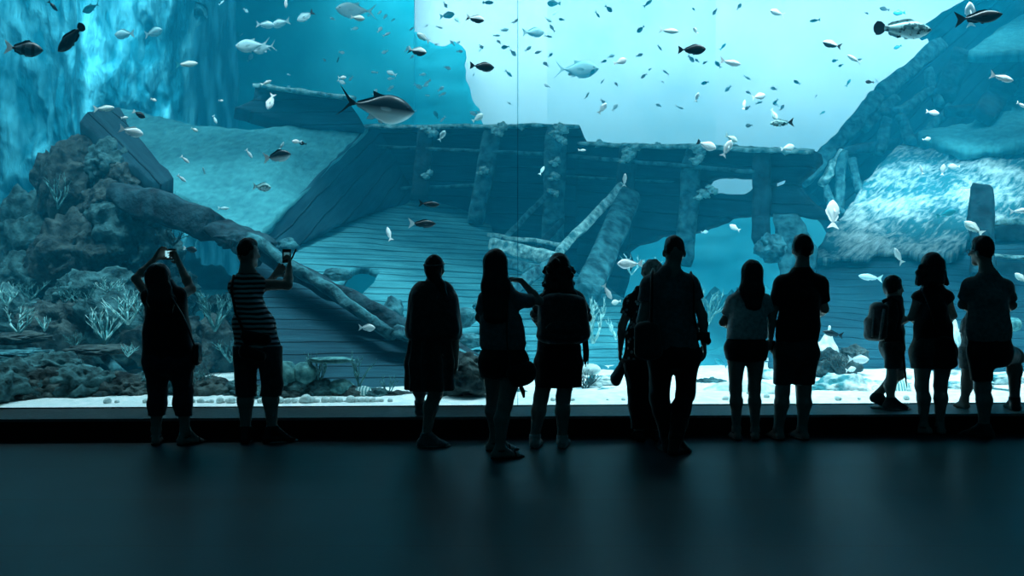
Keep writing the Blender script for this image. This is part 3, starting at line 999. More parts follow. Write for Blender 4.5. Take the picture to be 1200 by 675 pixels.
class Person:
    def __init__(self, px0, fy, zb=0.0):
        self.Y = F * (EYE - zb) / (fy - HOR)
        self.root = np.array([(px0 - 600) / F * self.Y, self.Y, zb])
        self.zb = zb
        self.S = Sdf()
        self.kids = []
        self.J = {}

    def L(self, px, py, dy=0.0):
        return P(px, py, self.Y + dy) - self.root

    def head(self, px, top, yaw=0.0, sc=1.0, dy=0.0, lean=0.0):
        """yaw in degrees: 0 looks at the tank, 90 to the right"""
        t = self.L(px, top, dy)
        c = t - np.array([0, 0, 0.100 * sc])
        a = math.radians(yaw)
        fw = np.array([math.sin(a), math.cos(a), 0])
        sd = np.array([math.cos(a), -math.sin(a), 0])
        H = lambda x, y, z: c + (sd * x + fw * y + np.array([0, 0, z]) + np.array([0, 0, -lean * y])) * sc
        rx = 0.074 + 0.018 * abs(math.sin(a))
        ry = 0.074 + 0.018 * abs(math.cos(a))
        S = self.S
        S.ball(H(0, 0, 0), np.array([rx, ry, 0.098]) * sc, 0.01, tag='head')
        S.cone(H(0, 0.034, -0.045), H(0, 0.066, -0.098), 0.056 * sc, 0.030 * sc, 0.03, tag='face')
        S.ball(H(0, 0.074, 0.014), np.array([0.035, 0.018, 0.012]) * sc, 0.012, tag='face')
        S.cone(H(0, 0.092, -0.004), H(0, 0.118, -0.034), 0.008 * sc, 0.013 * sc, 0.010, tag='face')
        S.ball(H(0, 0.086, -0.062), 0.016 * sc, 0.008, tag='face')
        S.ball(H(0, 0.083, -0.074), 0.014 * sc, 0.008, tag='face')
        for s in (-1, 1):
            S.ball(H(0.040 * s, 0.064, -0.026), 0.022 * sc, 0.02, tag='face')
            S.ball(H(0.077 * s, -0.004, -0.022), np.array([0.013, 0.018, 0.030]) * sc, 0.006, tag='ear')
        self.H, self.hc, self.hs = H, c, sc
        self.fw, self.sd = fw, sd
        return self

    def torso(self, shL, shR, hiL, hiR, waist, wpx, hpx, cd=0.105, wd=0.095, hd=0.115, neck=0.054, slope=0.03):
        """joints as (column, row[, dy]); waist row; half widths of waist and hips in pixels"""
        J = self.J
        J['shL'], J['shR'], J['hiL'], J['hiR'] = [self.L(*q) for q in (shL, shR, hiL, hiR)]
        J['shL'] = J['shL'] + np.array([0.028, 0, -0.034])
        J['shR'] = J['shR'] + np.array([-0.028, 0, -0.034])
        sc = (J['shL'] + J['shR']) / 2 + np.array([0, 0, 0.03])
        hc = (J['hiL'] + J['hiR']) / 2
        bw = abs(J['shR'][0] - J['shL'][0]) / 2
        m = self.Y / F
        wx = shL[0] * 0.5 + shR[0] * 0.5 + ((hiL[0] + hiR[0]) / 2 - (shL[0] + shR[0]) / 2) * 0.55
        w = self.L(wx, waist, ((shL + (0,))[2] + (hiL + (0,))[2]) / 2)
        S = self.S
        ch = sc + np.array([0, 0, -0.13])
        S.cone(sc + np.array([0, 0, -0.055]), ch, (bw * 0.50, cd * 0.75, 0.06), (bw * 0.80, cd, 0.08), 0.05, tag='torso')
        S.cone(ch, w, (bw * 0.80, cd, 0.08), (wpx * m, wd, 0.08), 0.05, tag='torso')
        S.cone(w, hc + np.array([0, 0, 0.02]), (wpx * m, wd, 0.08), (hpx * m, hd, 0.09), 0.05, tag='torso')
        S.cone(hc + np.array([0, 0, 0.03]), hc + np.array([0, 0, -0.03]), (hpx * m, hd, 0.08), (hpx * m * 0.95, hd, 0.07), 0.04, tag='hip')
        nb = self.H(0, -0.012, -0.06)
        S.cone(nb, sc + np.array([0, -0.01, 0.03]), neck * 0.95, neck * 1.08, 0.02, tag='neck')
        for s in ('shL', 'shR'):
            S.cone(sc + np.array([0, -0.01, slope + 0.045]), J[s] * 0.92 + sc * 0.08, 0.048, 0.040, 0.06, tag='shoulder')
        self.sc, self.hipc = sc, hc
        return self

    def arm(self, side, el, wr, r=0.050, hand=None, k=1.0):
        J = self.J
        sh = J['sh' + side]
        e, w = self.L(*el), self.L(*wr)
        J['el' + side], J['wr' + side] = e, w
        S = self.S
        S.ball(sh - np.array([0, 0, 0.012]), r * 1.02, 0.04, tag='uparm' + side)
        S.cone(sh, e, r, r * 0.76, 0.03, tag='uparm' + side)
        mid = e * 0.68 + w * 0.32
        S.cone(e, mid, r * 0.74, r * 0.76, 0.02, tag='foarm' + side)
        S.cone(mid, w, r * 0.76, r * 0.50, 0.02, tag='foarm' + side)
        if hand:
            self.hand(w, unit(w - e), *hand, k=k)
        return self

    def hand(self, w, d, nrm, curl=0.5, thumb=1, d2=None, k=1.0):
        """palm and five fingers; nrm: the way the palm faces; thumb: +1 or -1 side"""
        if d2 is not None:
            d = unit(d2)
        n = unit(np.array(nrm, float) - d * np.dot(unit(nrm), d))
        sd = np.cross(d, n)
        S = self.S
        for i in range(4):
            off = (i - 1.5)
            kn = w + d * (0.082 - 0.006 * abs(off - 0.3)) * k + sd * off * 0.0195 * k
            S.cone(w + sd * off * 0.010 * k, kn, 0.0145 * k, 0.0125 * k, 0.010, tag='hand')
            ln = (0.058, 0.072, 0.068, 0.060)[i if thumb > 0 else 3 - i] * k
            p, a = kn, curl * 0.35
            for j, fr_ in enumerate((0.45, 0.32, 0.27)):
                dd = d * math.cos(a) + n * math.sin(a) + sd * off * 0.07
                q = p + dd * ln * fr_ * 1.15
                S.cone(p, q, (0.0105 - 0.001 * j) * k, (0.0095 - 0.001 * j) * k, 0.004, tag='hand')
                p = q
                a += curl * (0.75 + 0.15 * j)
        t0 = w + d * 0.022 * k + sd * thumb * 0.020 * k
        t1 = t0 + (d * 0.55 + sd * thumb * 0.75 + n * 0.25) * 0.038 * k
        t2 = t1 + (d * 0.85 + sd * thumb * 0.30 + n * 0.45) * 0.032 * k
        S.cone(t0, t1, 0.0150 * k, 0.0120 * k, 0.010, tag='hand')
        S.cone(t1, t2, 0.0120 * k, 0.0095 * k, 0.004, tag='hand')

    def leg(self, side, kn, an, yaw=0.0, gz=0.0, r=0.088, foot=1.0, tip=0.0, kr=0.056, ar=0.036):
        """yaw: the way the toes point, 0 away, 90 right; tip raises the heel (metres)"""
        J = self.J
        h = J['hi' + side]
        k_, a_ = self.L(*kn), self.L(*an)
        if a_[2] < gz + 0.075 + tip:
            a_[2] = gz + 0.075 + tip
        J['kn' + side], J['an' + side] = k_, a_
        S = self.S
        S.cone(h, k_, r, kr, 0.04, tag='thigh' + side)
        d = unit(a_ - k_)
        a = math.radians(yaw)
        f = np.array([math.sin(a), math.cos(a), 0])
        bulge = k_ + (a_ - k_) * 0.33 - f * 0.014
        S.cone(k_, bulge, kr * 0.98, kr * 1.02, 0.03, tag='calf' + side)
        S.cone(bulge, a_, kr * 1.02, ar, 0.03, tag='calf' + side)
        up = np.array([0, 0, 1.0])
        base = a_ * np.array([1, 1, 0]) + up * gz
        heel = base - f * 0.042 * foot + up * (0.034 + tip)
        ball = base + f * 0.115 * foot + up * 0.024
        toe = base + f * 0.170 * foot + up * 0.018
        S.cone(a_, heel, ar * 0.95, 0.031 * foot, 0.02, tag='foot' + side)
        S.cone(a_ - up * 0.01, ball, 0.032, (0.036 * foot, 0.036 * foot, 0.021), 0.03, tag='foot' + side)
        S.cone(heel, ball, (0.030, 0.030, 0.030), (0.040, 0.040, 0.022), 0.02, tag='foot' + side)
        for i in range(-2, 3):
            sdv = np.array([f[1], -f[0], 0]) * i * 0.0155
            S.cone(ball + sdv * 0.9, toe + sdv - f * 0.012 * abs(i), 0.016, 0.0115, 0.010, tag='foot' + side)
        J['foot' + side] = (heel, ball, toe, f, gz)
        return self

    def cloth(self, name, mat, prims, cuts=(), h=0.009, noise=None, label=None):
        s = Sdf()
        s.p = prims
        me = s.mesh(h, cuts, noise)
        self.kids.append((name, me, mat, label))
        return me

    def shirt(self, mat, hem, inf=0.016, sleeve=0.5, extra=None, name='shirt', amp=0.010, seed=1, neckcut=0.02, sinf=None, nosleeve=False):
        """hem row; sleeve: share of the upper arm covered, over 1 also the forearm"""
        hz = self.L(600, hem)[2]
        pr = self.S.inflated({'torso', 'shoulder', 'hip'}, inf)
        si = inf if sinf is None else sinf
        if not nosleeve:
            for sd in 'LR':
                if 'el' + sd not in self.J:
                    continue
                sh, e, w = self.J['sh' + sd], self.J['el' + sd], self.J['wr' + sd]
                if sleeve <= 1:
                    pt = sh + (e - sh) * sleeve
                    pr += self.S.inflated({'uparm' + sd}, si, clip=[(pt, unit(e - sh))])
                else:
                    pr += self.S.inflated({'uparm' + sd}, si)
                    pt = e + (w - e) * (sleeve - 1)
                    pr += self.S.inflated({'foarm' + sd}, si, clip=[(pt, unit(w - e))])
        t = Sdf()
        if extra:
            extra(t)
        cuts = [((0, 0, hz), (0, 0, -1)), (self.sc + np.array([0, 0, 0.095 + neckcut]), (0, 0, 1))]
        return self.cloth(name, mat, pr + t.p, cuts, noise=folds(amp, seed))

    def pants(self, mat, hem, top, inf=0.014, name='trousers', extra=None, amp=0.010, seed=2, linf=None, hems=None):
        tz = self.L(600, top)[2]
        pr = self.S.inflated({'hip'}, inf) + self.S.inflated({'torso'}, inf * 0.7)
        li = inf if linf is None else linf
        for sd in 'LR':
            hm = hems[sd] if hems else hem
            a_, k_ = self.J['an' + sd], self.J['kn' + sd]
            hz = self.L(600, hm, k_[1])[2]
            cl = [((0, 0, hz), (0, 0, -1))]
            pr += self.S.inflated({'thigh' + sd}, li, clip=cl)
            pr += self.S.inflated({'calf' + sd}, li, clip=cl)
        t = Sdf()
        if extra:
            extra(t)
        return self.cloth(name, mat, pr + t.p, [((0, 0, tz), (0, 0, 1))], noise=folds(amp, seed, (8, 8, 5)))

    def shoes(self, mat, soles=None, kind='shoe', sides='LR'):
        for sd in sides:
            heel, ball, toe, f, gz = self.J['foot' + sd]
            if kind == 'shoe':
                a_ = self.J['an' + sd]
                pr = self.S.inflated({'foot' + sd}, 0.008, clip=[((0, 0, max(a_[2] + 0.005, gz + 0.085)), (0, 0, 1))])
                self.cloth('shoe', mat, pr, [((0, 0, gz + 0.001), (0, 0, -1))], h=0.007)
            s = Sdf()
            s.cone(np.array([heel[0], heel[1], gz + 0.008]), np.array([ball[0], ball[1], gz + 0.008]), (0.036, 0.036, 0.016), (0.045, 0.045, 0.016), 0.01)
            s.cone(np.array([ball[0], ball[1], gz + 0.008]), np.array([toe[0], toe[1], gz + 0.008]) , (0.045, 0.045, 0.016), (0.036, 0.036, 0.016), 0.01)
            self.cloth('sole' if kind == 'shoe' else 'sandal', soles or mat, s.p, [((0, 0, gz + 0.0005), (0, 0, -1))], h=0.007)
            if kind == 'sandal':
                m_ = MB()
                sdv = np.array([f[1], -f[0], 0])
                up = np.array([0, 0, 1.0])
                b0 = np.array([ball[0], ball[1], gz])
                m_.tube([b0 + sdv * 0.046 + up * 0.01, b0 + sdv * 0.03 + up * 0.045, b0 - f * 0.005 + up * 0.056, b0 - sdv * 0.03 + up * 0.045, b0 - sdv * 0.046 + up * 0.01], 0.007, 8, 1.6)
                a_ = self.J['an' + sd] * np.array([1, 1, 0]) + up * (gz + 0.07)
                rr = 0.042
                m_.tube([a_ + np.array([math.cos(t) * rr, math.sin(t) * rr - 0.0, 0.005 * math.sin(t)]) for t in np.linspace(0, 2 * math.pi, 13)], 0.005, 6)
                self.kids.append(('sandal_strap', mesh_from(m_.v, m_.f), mat, None))
        return self

    def hair_short(self, mat, inf=0.012, nape=-0.055, name='hair', front=0.055, top=0.008):
        H, sc = self.H, self.hs
        s = Sdf()
        s.ball(H(0, -0.006, 0.006 + top), (np.array([0.074, 0.082, 0.098]) + inf) * sc, 0.01)
        s.ball(H(0, 0.03, 0.06 + top), np.array([0.055, 0.05, 0.042]) * sc, 0.03)
        cuts = [(H(0, front, 0), self.fw * 0.8 + np.array([0, 0, -0.6])), (H(0, 0, nape), (self.fw * 0.45 + np.array([0, 0, -0.9])))]
        self.cloth(name, mat, s.p, cuts, h=0.006, noise=folds(0.006, 5, (30, 30, 12)))
        return self

    def build(self, label, hbody=0.0075):
        me = self.S.mesh(hbody)
        o = link('person', me, M['skin'], None, self.root)
        tag(o, label, 'person')
        for name, me, mat, lab in self.kids:
            c = link(name, me, mat, o)
            if lab:
                c['label'] = lab
        self.obj = o
        return o

    def held(self, name, label, cat, meshes, mat=None, group=None):
        """a separate thing at this person's place; meshes: list of (part name, MB or Sdf or mesh, material)"""
        e = None
        out = []
        for i, (pn, g, mt) in enumerate(meshes):
            if isinstance(g, MB):
                me = mesh_from(g.v, g.f, True)
            elif isinstance(g, Sdf):
                me = g.mesh(0.007)
            else:
                me = g
            out.append((pn, me, mt))
        pn, me, mt = out[0]
        o = link(name, me, mt, None, self.root)
        tag(o, label, cat, group)
        for pn, me, mt in out[1:]:
            link(pn, me, mt, o)
        return o


V3 = lambda *a: np.array(a, float)


# woman with raised camera ------------------------------------------------
p = Person(199, 521)
p.head(187, 310, yaw=8, sc=0.98)
p.torso((171, 343), (213, 342), (184, 425), (211, 425), 388, 24, 27, cd=0.12, wd=0.12, hd=0.13)
p.arm('L', (159, 327, 0.12), (183, 302, 0.30), 0.046, hand=((0.5, -0.2, 0.2), 1.0, 1))
p.arm('R', (224, 339, 0.14), (209, 307, 0.30), 0.050, hand=((-0.5, -0.2, 0.2), 1.0, -1))
p.leg('L', (185, 458), (183, 503), yaw=-12, r=0.092, kr=0.058, ar=0.038)
p.leg('R', (215, 458), (217, 502), yaw=40, r=0.092, kr=0.058, ar=0.038)


def ex(t):
    t.cone(p.L(195, 360), p.L(196, 400), (0.172, 0.14, 0.10), (0.192, 0.15, 0.10), 0.05)
    t.cone(p.L(196, 400), p.L(196, 424), (0.192, 0.15, 0.10), (0.200, 0.15, 0.06), 0.03)


p.shirt(M['blackcloth'], 421, sleeve=0.16, extra=ex, name='tank_top', seed=11)
p.pants(M['denim'], 487, 414, inf=0.02, name='capri_trousers', seed=12)
p.shoes(M['leather'], kind='sandal')
s = Sdf()
s.ball(p.H(0, -0.01, 0.01), (0.088, 0.10, 0.103), 0.02)
s.cone(p.H(0, -0.05, 0), p.L(189, 352, -0.11), (0.095, 0.07, 0.09), (0.118, 0.05, 0.06), 0.05)
s.cone(p.L(189, 352, -0.12), p.L(190, 366, -0.13), (0.118, 0.045, 0.06), (0.09, 0.03, 0.04), 0.04)
p.cloth('hair', M['hair'], s.p, [(p.H(0, 0.062, 0), p.fw)], noise=folds(0.010, 3, (22, 22, 3)))
m_ = MB(); m_.tube([p.H(0.088 * math.cos(t), -0.005, 0.012 + 0.096 * math.sin(t)) for t in np.linspace(0.25, math.pi - 0.25, 14)], 0.008, 8)
p.kids.append(('headband', mesh_from(m_.v, m_.f), M['palecloth'], None))
p.build('woman in black tank top and capri trousers lifting a camera over her head')
cm = MB().box(p.L(196, 298, 0.38), (0.150, 0.04, 0.095))
scr = MB().box(p.L(199, 298, 0.355), (0.080, 0.004, 0.062))
M['screen'] = bpy.data.materials.new('lit_screen'); M['screen'].use_nodes = True
b = M['screen'].node_tree.nodes['Principled BSDF']
b.inputs['Base Color'].default_value = (0.02, 0.05, 0.06, 1); b.inputs['Emission Color'].default_value = (0.35, 0.80, 0.92, 1); b.inputs['Emission Strength'].default_value = 0.9
ln = MB(); ln.tube([p.L(193, 299, 0.39), p.L(193, 299, 0.43)], [0.028, 0.025], 16)
p.held('camera', 'compact camera with glowing screen held over the head of the woman in capri trousers', 'camera', [('body', cm, M['leather']), ('screen', scr, M['screen']), ('lens', ln, M['leather'])])
bg = Sdf(); bg.cone(p.L(231, 408, 0.0), p.L(231, 421, 0.0), (0.034, 0.075, 0.05), (0.036, 0.08, 0.055), 0.02)
st = MB(); st.tube([p.L(228, 404, -0.03), p.L(222, 388, -0.14), p.L(214, 370, -0.158), p.L(202, 350, -0.155), p.L(192, 338, -0.10), p.L(184, 334, 0.0)], 0.008, 6, 2)
p.held('shoulder_bag', 'small black bag slung at the hip of the woman lifting a camera', 'bag', [('pouch', bg, M['leather']), ('strap', st, M['leather'])])

# man in striped vest -------------------------------------------------------
p = Person(307, 519)
p.head(290, 281, yaw=38, sc=1.04)
p.torso((272, 331), (309, 329), (288, 410), (316, 410), 380, 22, 23, cd=0.125, wd=0.12, hd=0.12)
p.arm('L', (283, 366, 0.26), (322, 323, 0.34), 0.052, hand=((0.2, -0.6, 0.2), 1.1, 1))
p.arm('R', (337, 334, 0.10), (339, 313, 0.22), 0.052, hand=((-0.6, 0.1, 0.2), 1.1, -1))
p.leg('L', (288, 454), (288, 500), yaw=-5, r=0.086, kr=0.066, ar=0.040, foot=1.12)
p.leg('R', (319, 452), (319, 500), yaw=62, r=0.086, kr=0.066, ar=0.040, foot=1.12)


def ex(t):
    t.cone(p.L(296, 375), p.L(301, 404), (0.160, 0.13, 0.08), (0.178, 0.135, 0.09), 0.04)


p.shirt(M['stripes'], 413, sleeve=0.05, extra=ex, name='vest', seed=21, neckcut=-0.02, sinf=0.004)
p.pants(M['charcoal'], 463, 405, inf=0.02, linf=0.020, name='shorts', seed=22)
p.shoes(M['leather'], M['sole'])
p.hair_short(M['hair'], inf=0.006, nape=-0.02)
p.build('man in striped vest and dark shorts pointing a phone at the tank with both hands')
ph = MB().box(p.L(336, 300, 0.30), (0.075, 0.014, 0.12)); sc_ = MB().box(p.L(336, 298, 0.290), (0.050, 0.003, 0.034))
M['screendim'] = bpy.data.materials.new('dim_screen'); M['screendim'].use_nodes = True
b = M['screendim'].node_tree.nodes['Principled BSDF']
b.inputs['Base Color'].default_value = (0.01, 0.02, 0.03, 1); b.inputs['Emission Color'].default_value = (0.15, 0.5, 0.6, 1); b.inputs['Emission Strength'].default_value = 0.25
stk = MB(); stk.tube([p.L(341, 305, 0.28), p.L(347, 292, 0.28)], [0.006, 0.009], 8)
p.held('phone', 'dark phone with a thin stick beside it, raised by the man in striped vest', 'phone', [('case', ph, M['leather']), ('screen', sc_, M['screendim']), ('stick', stk, M['leather'])])
bg = Sdf()
bg.cone(p.L(288, 394, -0.17), p.L(312, 398, -0.17), (0.045, 0.035, 0.05), (0.045, 0.035, 0.05), 0.03)
bg.cone(p.L(286, 412, -0.18), p.L(306, 418, -0.18), (0.045, 0.04, 0.06), (0.04, 0.04, 0.045), 0.04)
st = MB(); st.tube([p.L(286, 390, -0.17), p.L(276, 366, -0.16), p.L(271, 340, -0.10), p.L(274, 324, -0.03), p.L(281, 326, 0.10)], 0.012, 6, 1.6)
p.held('shoulder_bag', 'black messenger bag hanging across the back of the man in striped vest', 'bag', [('pouch', bg, M['blackcloth']), ('strap', st, M['blackcloth'])])

# woman in cape ---------------------------------------------------------------
p = Person(505, 524)
p.head(509, 300, yaw=20, sc=0.98)
p.torso((486, 346), (527, 348), (496, 420), (516, 420), 385, 20, 20, cd=0.12, wd=0.11, hd=0.12)
p.arm('L', (484, 376, 0.12), (497, 392, 0.25), 0.046, hand=((0, -0.4, -0.3), 0.8, 1))
p.arm('R', (533, 386, 0.0), (535, 417, 0.02), 0.044, hand=((-1, 0, 0), 0.4, 1))
p.leg('L', (492, 452, 0.30), (492, 470, 0.62), yaw=0, gz=0.184, r=0.09, kr=0.055, foot=0.95)
p.leg('R', (510, 462, 0.02), (500, 508, 0.0), yaw=78, r=0.09, kr=0.056, ar=0.036, foot=0.98)


def ex(t):
    t.cone(p.L(507, 340, -0.01), p.L(508, 392, -0.01), (0.165, 0.13, 0.08), (0.215, 0.17, 0.07), 0.05)
    t.cone(p.L(523, 350, -0.02), p.L(529, 385, -0.02), (0.08, 0.12, 0.06), (0.075, 0.14, 0.08), 0.05)
    t.cone(p.L(492, 346, -0.02), p.L(488, 385, 0), (0.08, 0.12, 0.06), (0.07, 0.14, 0.08), 0.05)


p.shirt(M['charcoal'], 402, sleeve=1.2, extra=ex, name='cape', amp=0.022, seed=31, neckcut=0.035)
s = Sdf()
s.cone(p.L(506, 398), p.L(505, 425), (0.175, 0.14, 0.06), (0.195, 0.16, 0.08), 0.04)
s.cone(p.L(505, 425), p.L(504, 462), (0.195, 0.16, 0.08), (0.200, 0.17, 0.08), 0.04)
p.cloth('skirt', M['charcoal'], s.p, [(p.L(504, 457) , (0.0, 0, -1))], noise=lambda q: 0.018 * np.sin(np.arctan2(q[:, 1], q[:, 0] + 0.0) * 9 + 3 * q[:, 2]) + 0.008 * fbm(q * 9, 1, 2, 3))
p.shoes(M['bluegrey'], M['sole'])
s = Sdf()
s.ball(p.H(0, -0.008, 0.012), (0.083, 0.094, 0.100), 0.02)
s.cone(p.H(0, -0.05, -0.05), p.L(517, 335, -0.09), (0.05, 0.045, 0.05), (0.035, 0.03, 0.05), 0.03)
s.cone(p.L(517, 335, -0.10), p.L(523, 352, -0.13), (0.035, 0.03, 0.04), (0.02, 0.02, 0.03), 0.03)
p.cloth('hair', M['hair'], s.p, [(p.H(0, 0.062, 0), p.fw)], noise=folds(0.006, 3, (22, 22, 5)))
m_ = MB(); m_.tube([p.H(0.083 * math.sin(t), 0.094 * math.cos(t) - 0.006, 0.030 + 0.012 * math.cos(t)) for t in np.linspace(0, 2 * math.pi, 25)], 0.008, 8)
p.kids.append(('hairband', mesh_from(m_.v, m_.f), M['greycloth'], None))
p.build('woman in dark cape and pleated skirt with one foot up on the ledge')

# woman with long straight hair, arm raised -------------------------------------
p = Person(592, 537.5)
p.head(581, 293, yaw=10, sc=1.0)
p.torso((566, 345), (608, 347), (578, 425), (602, 425), 388, 20, 24, cd=0.115, wd=0.105, hd=0.125)
p.arm('L', (562, 372, 0.10), (575, 385, 0.27), 0.044, hand=((0.3, -0.4, -0.3), 0.8, 1))
p.arm('R', (632, 353, 0.12), (611, 329, 0.14), 0.042, hand=((0, -0.2, -0.7), 0.5, 1, (-1, 0.1, 0.15)))
p.leg('L', (578, 466, 0.22), (580, 510, 0.35), yaw=75, r=0.092, kr=0.053, ar=0.036)
p.leg('R', (592, 474, 0.0), (586, 524, 0.0), yaw=68, r=0.095, kr=0.055, ar=0.037)


def ex(t):
    t.cone(p.L(587, 375), p.L(589, 402), (0.165, 0.13, 0.08), (0.178, 0.14, 0.06), 0.04)


p.shirt(M['bluegrey'], 409, sleeve=0.7, extra=ex, seed=41, sinf=0.020, name='blouse')
p.pants(M['blackcloth'], 440, 402, inf=0.016, linf=0.024, name='shorts', seed=42)
p.shoes(M['leather'], kind='sandal')
s = Sdf()
s.ball(p.H(0, -0.006, 0.012), (0.086, 0.096, 0.102), 0.02)
s.cone(p.H(0, -0.04, 0.0), p.L(581, 335, -0.10), (0.088, 0.065, 0.08), (0.108, 0.05, 0.08), 0.04)
s.cone(p.L(581, 335, -0.10), p.L(581, 372, -0.14), (0.108, 0.05, 0.08), (0.095, 0.030, 0.05), 0.04)
p.cloth('hair', M['hair'], s.p, [(p.H(0, 0.062, 0), p.fw)], noise=folds(0.006, 3, (26, 26, 2)))
p.build('woman with long straight hair and sandals raising one hand to her head')
bg = Sdf()
bg.cone(p.L(601, 438, -0.13), p.L(619, 436, -0.06), (0.05, 0.05, 0.06), (0.065, 0.07, 0.085), 0.03)
bg.cone(p.L(606, 448, -0.13), p.L(615, 444, -0.10), (0.05, 0.05, 0.04), (0.05, 0.05, 0.05), 0.03)
st = MB(); st.tube([p.L(598, 432, -0.16), p.L(594, 400, -0.17), p.L(594, 370, -0.155), p.L(596, 345, -0.10), p.L(598, 336, 0.0)], 0.006, 6, 1.5)
tl = MB(); tl.tube([p.L(610, 452, -0.12), p.L(613, 459, -0.12), p.L(614, 466, -0.12)], [0.016, 0.018, 0.008], 8, 0.6)
p.held('shoulder_bag', 'large black bag hanging behind the woman with long straight hair', 'bag', [('pouch', bg, M['blackcloth']), ('strap', st, M['blackcloth']), ('scarf', tl, M['blackcloth'])])

# woman with curly hair and backpack -------------------------------------------------
p = Person(645, 524)
p.head(655, 298, yaw=5, sc=0.98)
p.torso((636, 347), (680, 347), (642, 425), (666, 425), 388, 22, 24, cd=0.115, wd=0.11, hd=0.125)
p.arm('L', (626, 368, 0.12), (634, 385, 0.30), 0.044, hand=((0.6, -0.4, 0), 0.9, 1))
p.arm('R', (689, 372, 0.14), (676, 388, 0.33), 0.044, hand=((-0.6, -0.4, 0), 0.9, -1))
p.leg('L', (634, 466), (627, 510), yaw=8, r=0.09, kr=0.058, ar=0.038)
p.leg('R', (660, 466), (659, 511), yaw=12, r=0.09, kr=0.058, ar=0.038)
p.shirt(M['charcoal'], 412, sleeve=0.7, seed=51, sinf=0.02, name='blouse')
s = Sdf()
s.cone(p.L(655, 405), p.L(655, 425), (0.175, 0.135, 0.06), (0.190, 0.15, 0.06), 0.04)
s.cone(p.L(655, 425), p.L(654, 458), (0.190, 0.15, 0.06), (0.192, 0.16, 0.06), 0.04)
p.cloth('skirt', M['blackcloth'], s.p, [(p.L(655, 453), (0, 0, -1))], noise=folds(0.014, 9, (10, 10, 3)))
p.shoes(M['sole'], M['sole'])
s = Sdf()
rnd = random.Random(4)
s.ball(p.H(0, -0.006, 0.010), (0.088, 0.098, 0.104), 0.02)
s.cone(p.H(0, -0.05, -0.02), p.L(655, 338, -0.09), (0.10, 0.07, 0.08), (0.125, 0.055, 0.06), 0.04)
for i in range(46):
    t = rnd.uniform(0, 1)
    yy = 305 + t * 44
    half = 10 + 9 * min(1, t * 1.6)
    s.ball(p.L(655 + rnd.uniform(-half, half), yy, -0.04 - 0.09 * rnd.random()), rnd.uniform(0.018, 0.032), 0.012)
for sx in (-1, 1):
    for j in range(8):
        s.ball(p.L(655 + sx * (15 + 2.2 * math.sin(j * 1.9)), 314 + j * 4.5, -0.04), 0.019, 0.01)
p.cloth('hair', M['hair'], s.p, [(p.H(0, 0.062, 0), p.fw)], noise=folds(0.008, 3, (30, 30, 20)))
p.build('woman with curly shoulder-length hair in short dark skirt wearing a bulky backpack')
bg = Sdf()
bg.cone(p.L(660, 352, -0.20), p.L(661, 392, -0.22), (0.165, 0.09, 0.06), (0.205, 0.12, 0.08), 0.05)
bg.cone(p.L(676, 358, -0.16), p.L(681, 388, -0.14), (0.07, 0.09, 0.06), (0.075, 0.10, 0.09), 0.06)
bg.cone(p.L(641, 358, -0.16), p.L(641, 392, -0.15), (0.07, 0.09, 0.06), (0.08, 0.10, 0.06), 0.06)
me_ = bg.mesh(0.009, noise=folds(0.016, 12, (9, 9, 7)))
fl_ = Sdf(); fl_.cone(p.L(658, 384, -0.325), p.L(664, 385, -0.325), (0.12, 0.03, 0.055), (0.12, 0.03, 0.055), 0.02)
sts = MB()
for (x0, x1) in ((640, 638), (674, 678)):
    sts.tube([p.L(x0, 352, -0.16), p.L(x0, 343, -0.06), p.L(x0, 345, 0.06), p.L(x1, 360, 0.14), p.L(x1, 385, 0.12), p.L(x1, 398, -0.05), p.L(x1, 398, -0.14)], 0.011, 6, 2)
tas = MB()
for j in range(5):
    tas.tube([p.L(683 + j * 1.3, 398, -0.12), p.L(684 + j * 1.4, 412 + (j % 2) * 2, -0.12), p.L(684 + j * 1.2, 424 + (j % 3) * 3, -0.12)], [0.006, 0.006, 0.004], 6)
p.held('backpack', 'bulky dark backpack with hanging tassels on the back of the curly-haired woman', 'backpack', [('bag_body', me_, M['charcoal']), ('pocket', fl_, M['charcoal']), ('straps', sts, M['blackcloth']), ('tassels', tas, M['charcoal'])])

# grey-haired person in spotted blouse, half hidden ---------------------------------------
p = Person(752, 516.5)
p.head(765, 306, yaw=15, sc=0.96)
p.torso((736, 350), (776, 350), (746, 425), (768, 425), 392, 20, 23, cd=0.115, wd=0.12, hd=0.125)
p.arm('L', (729, 382, 0.0), (727, 409, 0.06), 0.044, hand=((1, 0, 0), 0.9, -1))
p.arm('R', (784, 384, 0.1), (776, 398, 0.30), 0.044, hand=((0, -0.4, -0.4), 0.8, -1))
p.leg('L', (748, 460), (749, 505), yaw=-8, r=0.10, kr=0.066, ar=0.042)
p.leg('R', (769, 460), (770, 505), yaw=5, r=0.10, kr=0.066, ar=0.042)
p.shirt(M['floral'], 426, sleeve=0.55, seed=61, sinf=0.022, inf=0.022, name='blouse')
p.pants(M['blackcloth'], 502, 420, inf=0.024, linf=0.024, seed=62)
p.shoes(M['leather'], M['leather'])
s = Sdf(); s.ball(p.H(0, -0.006, 0.012), (0.092, 0.10, 0.102), 0.02)
for i in range(24):
    a = random.Random(i).uniform(0, 6.28); e_ = random.Random(i + 50).uniform(-0.3, 1.3)
    s.ball(p.H(0.085 * math.cos(a) * math.cos(e_), 0.09 * math.sin(a) * math.cos(e_) - 0.01, 0.012 + 0.09 * math.sin(e_)), 0.022, 0.01)
p.cloth('hair', M['greyhair'], s.p, [(p.H(0, 0.062, 0), p.fw), (p.H(0, 0, -0.06), (0, 0, -1))], noise=folds(0.004, 3, (30, 30, 20)))
p.build('grey-haired person in spotted blouse standing half hidden behind the man in trousers')
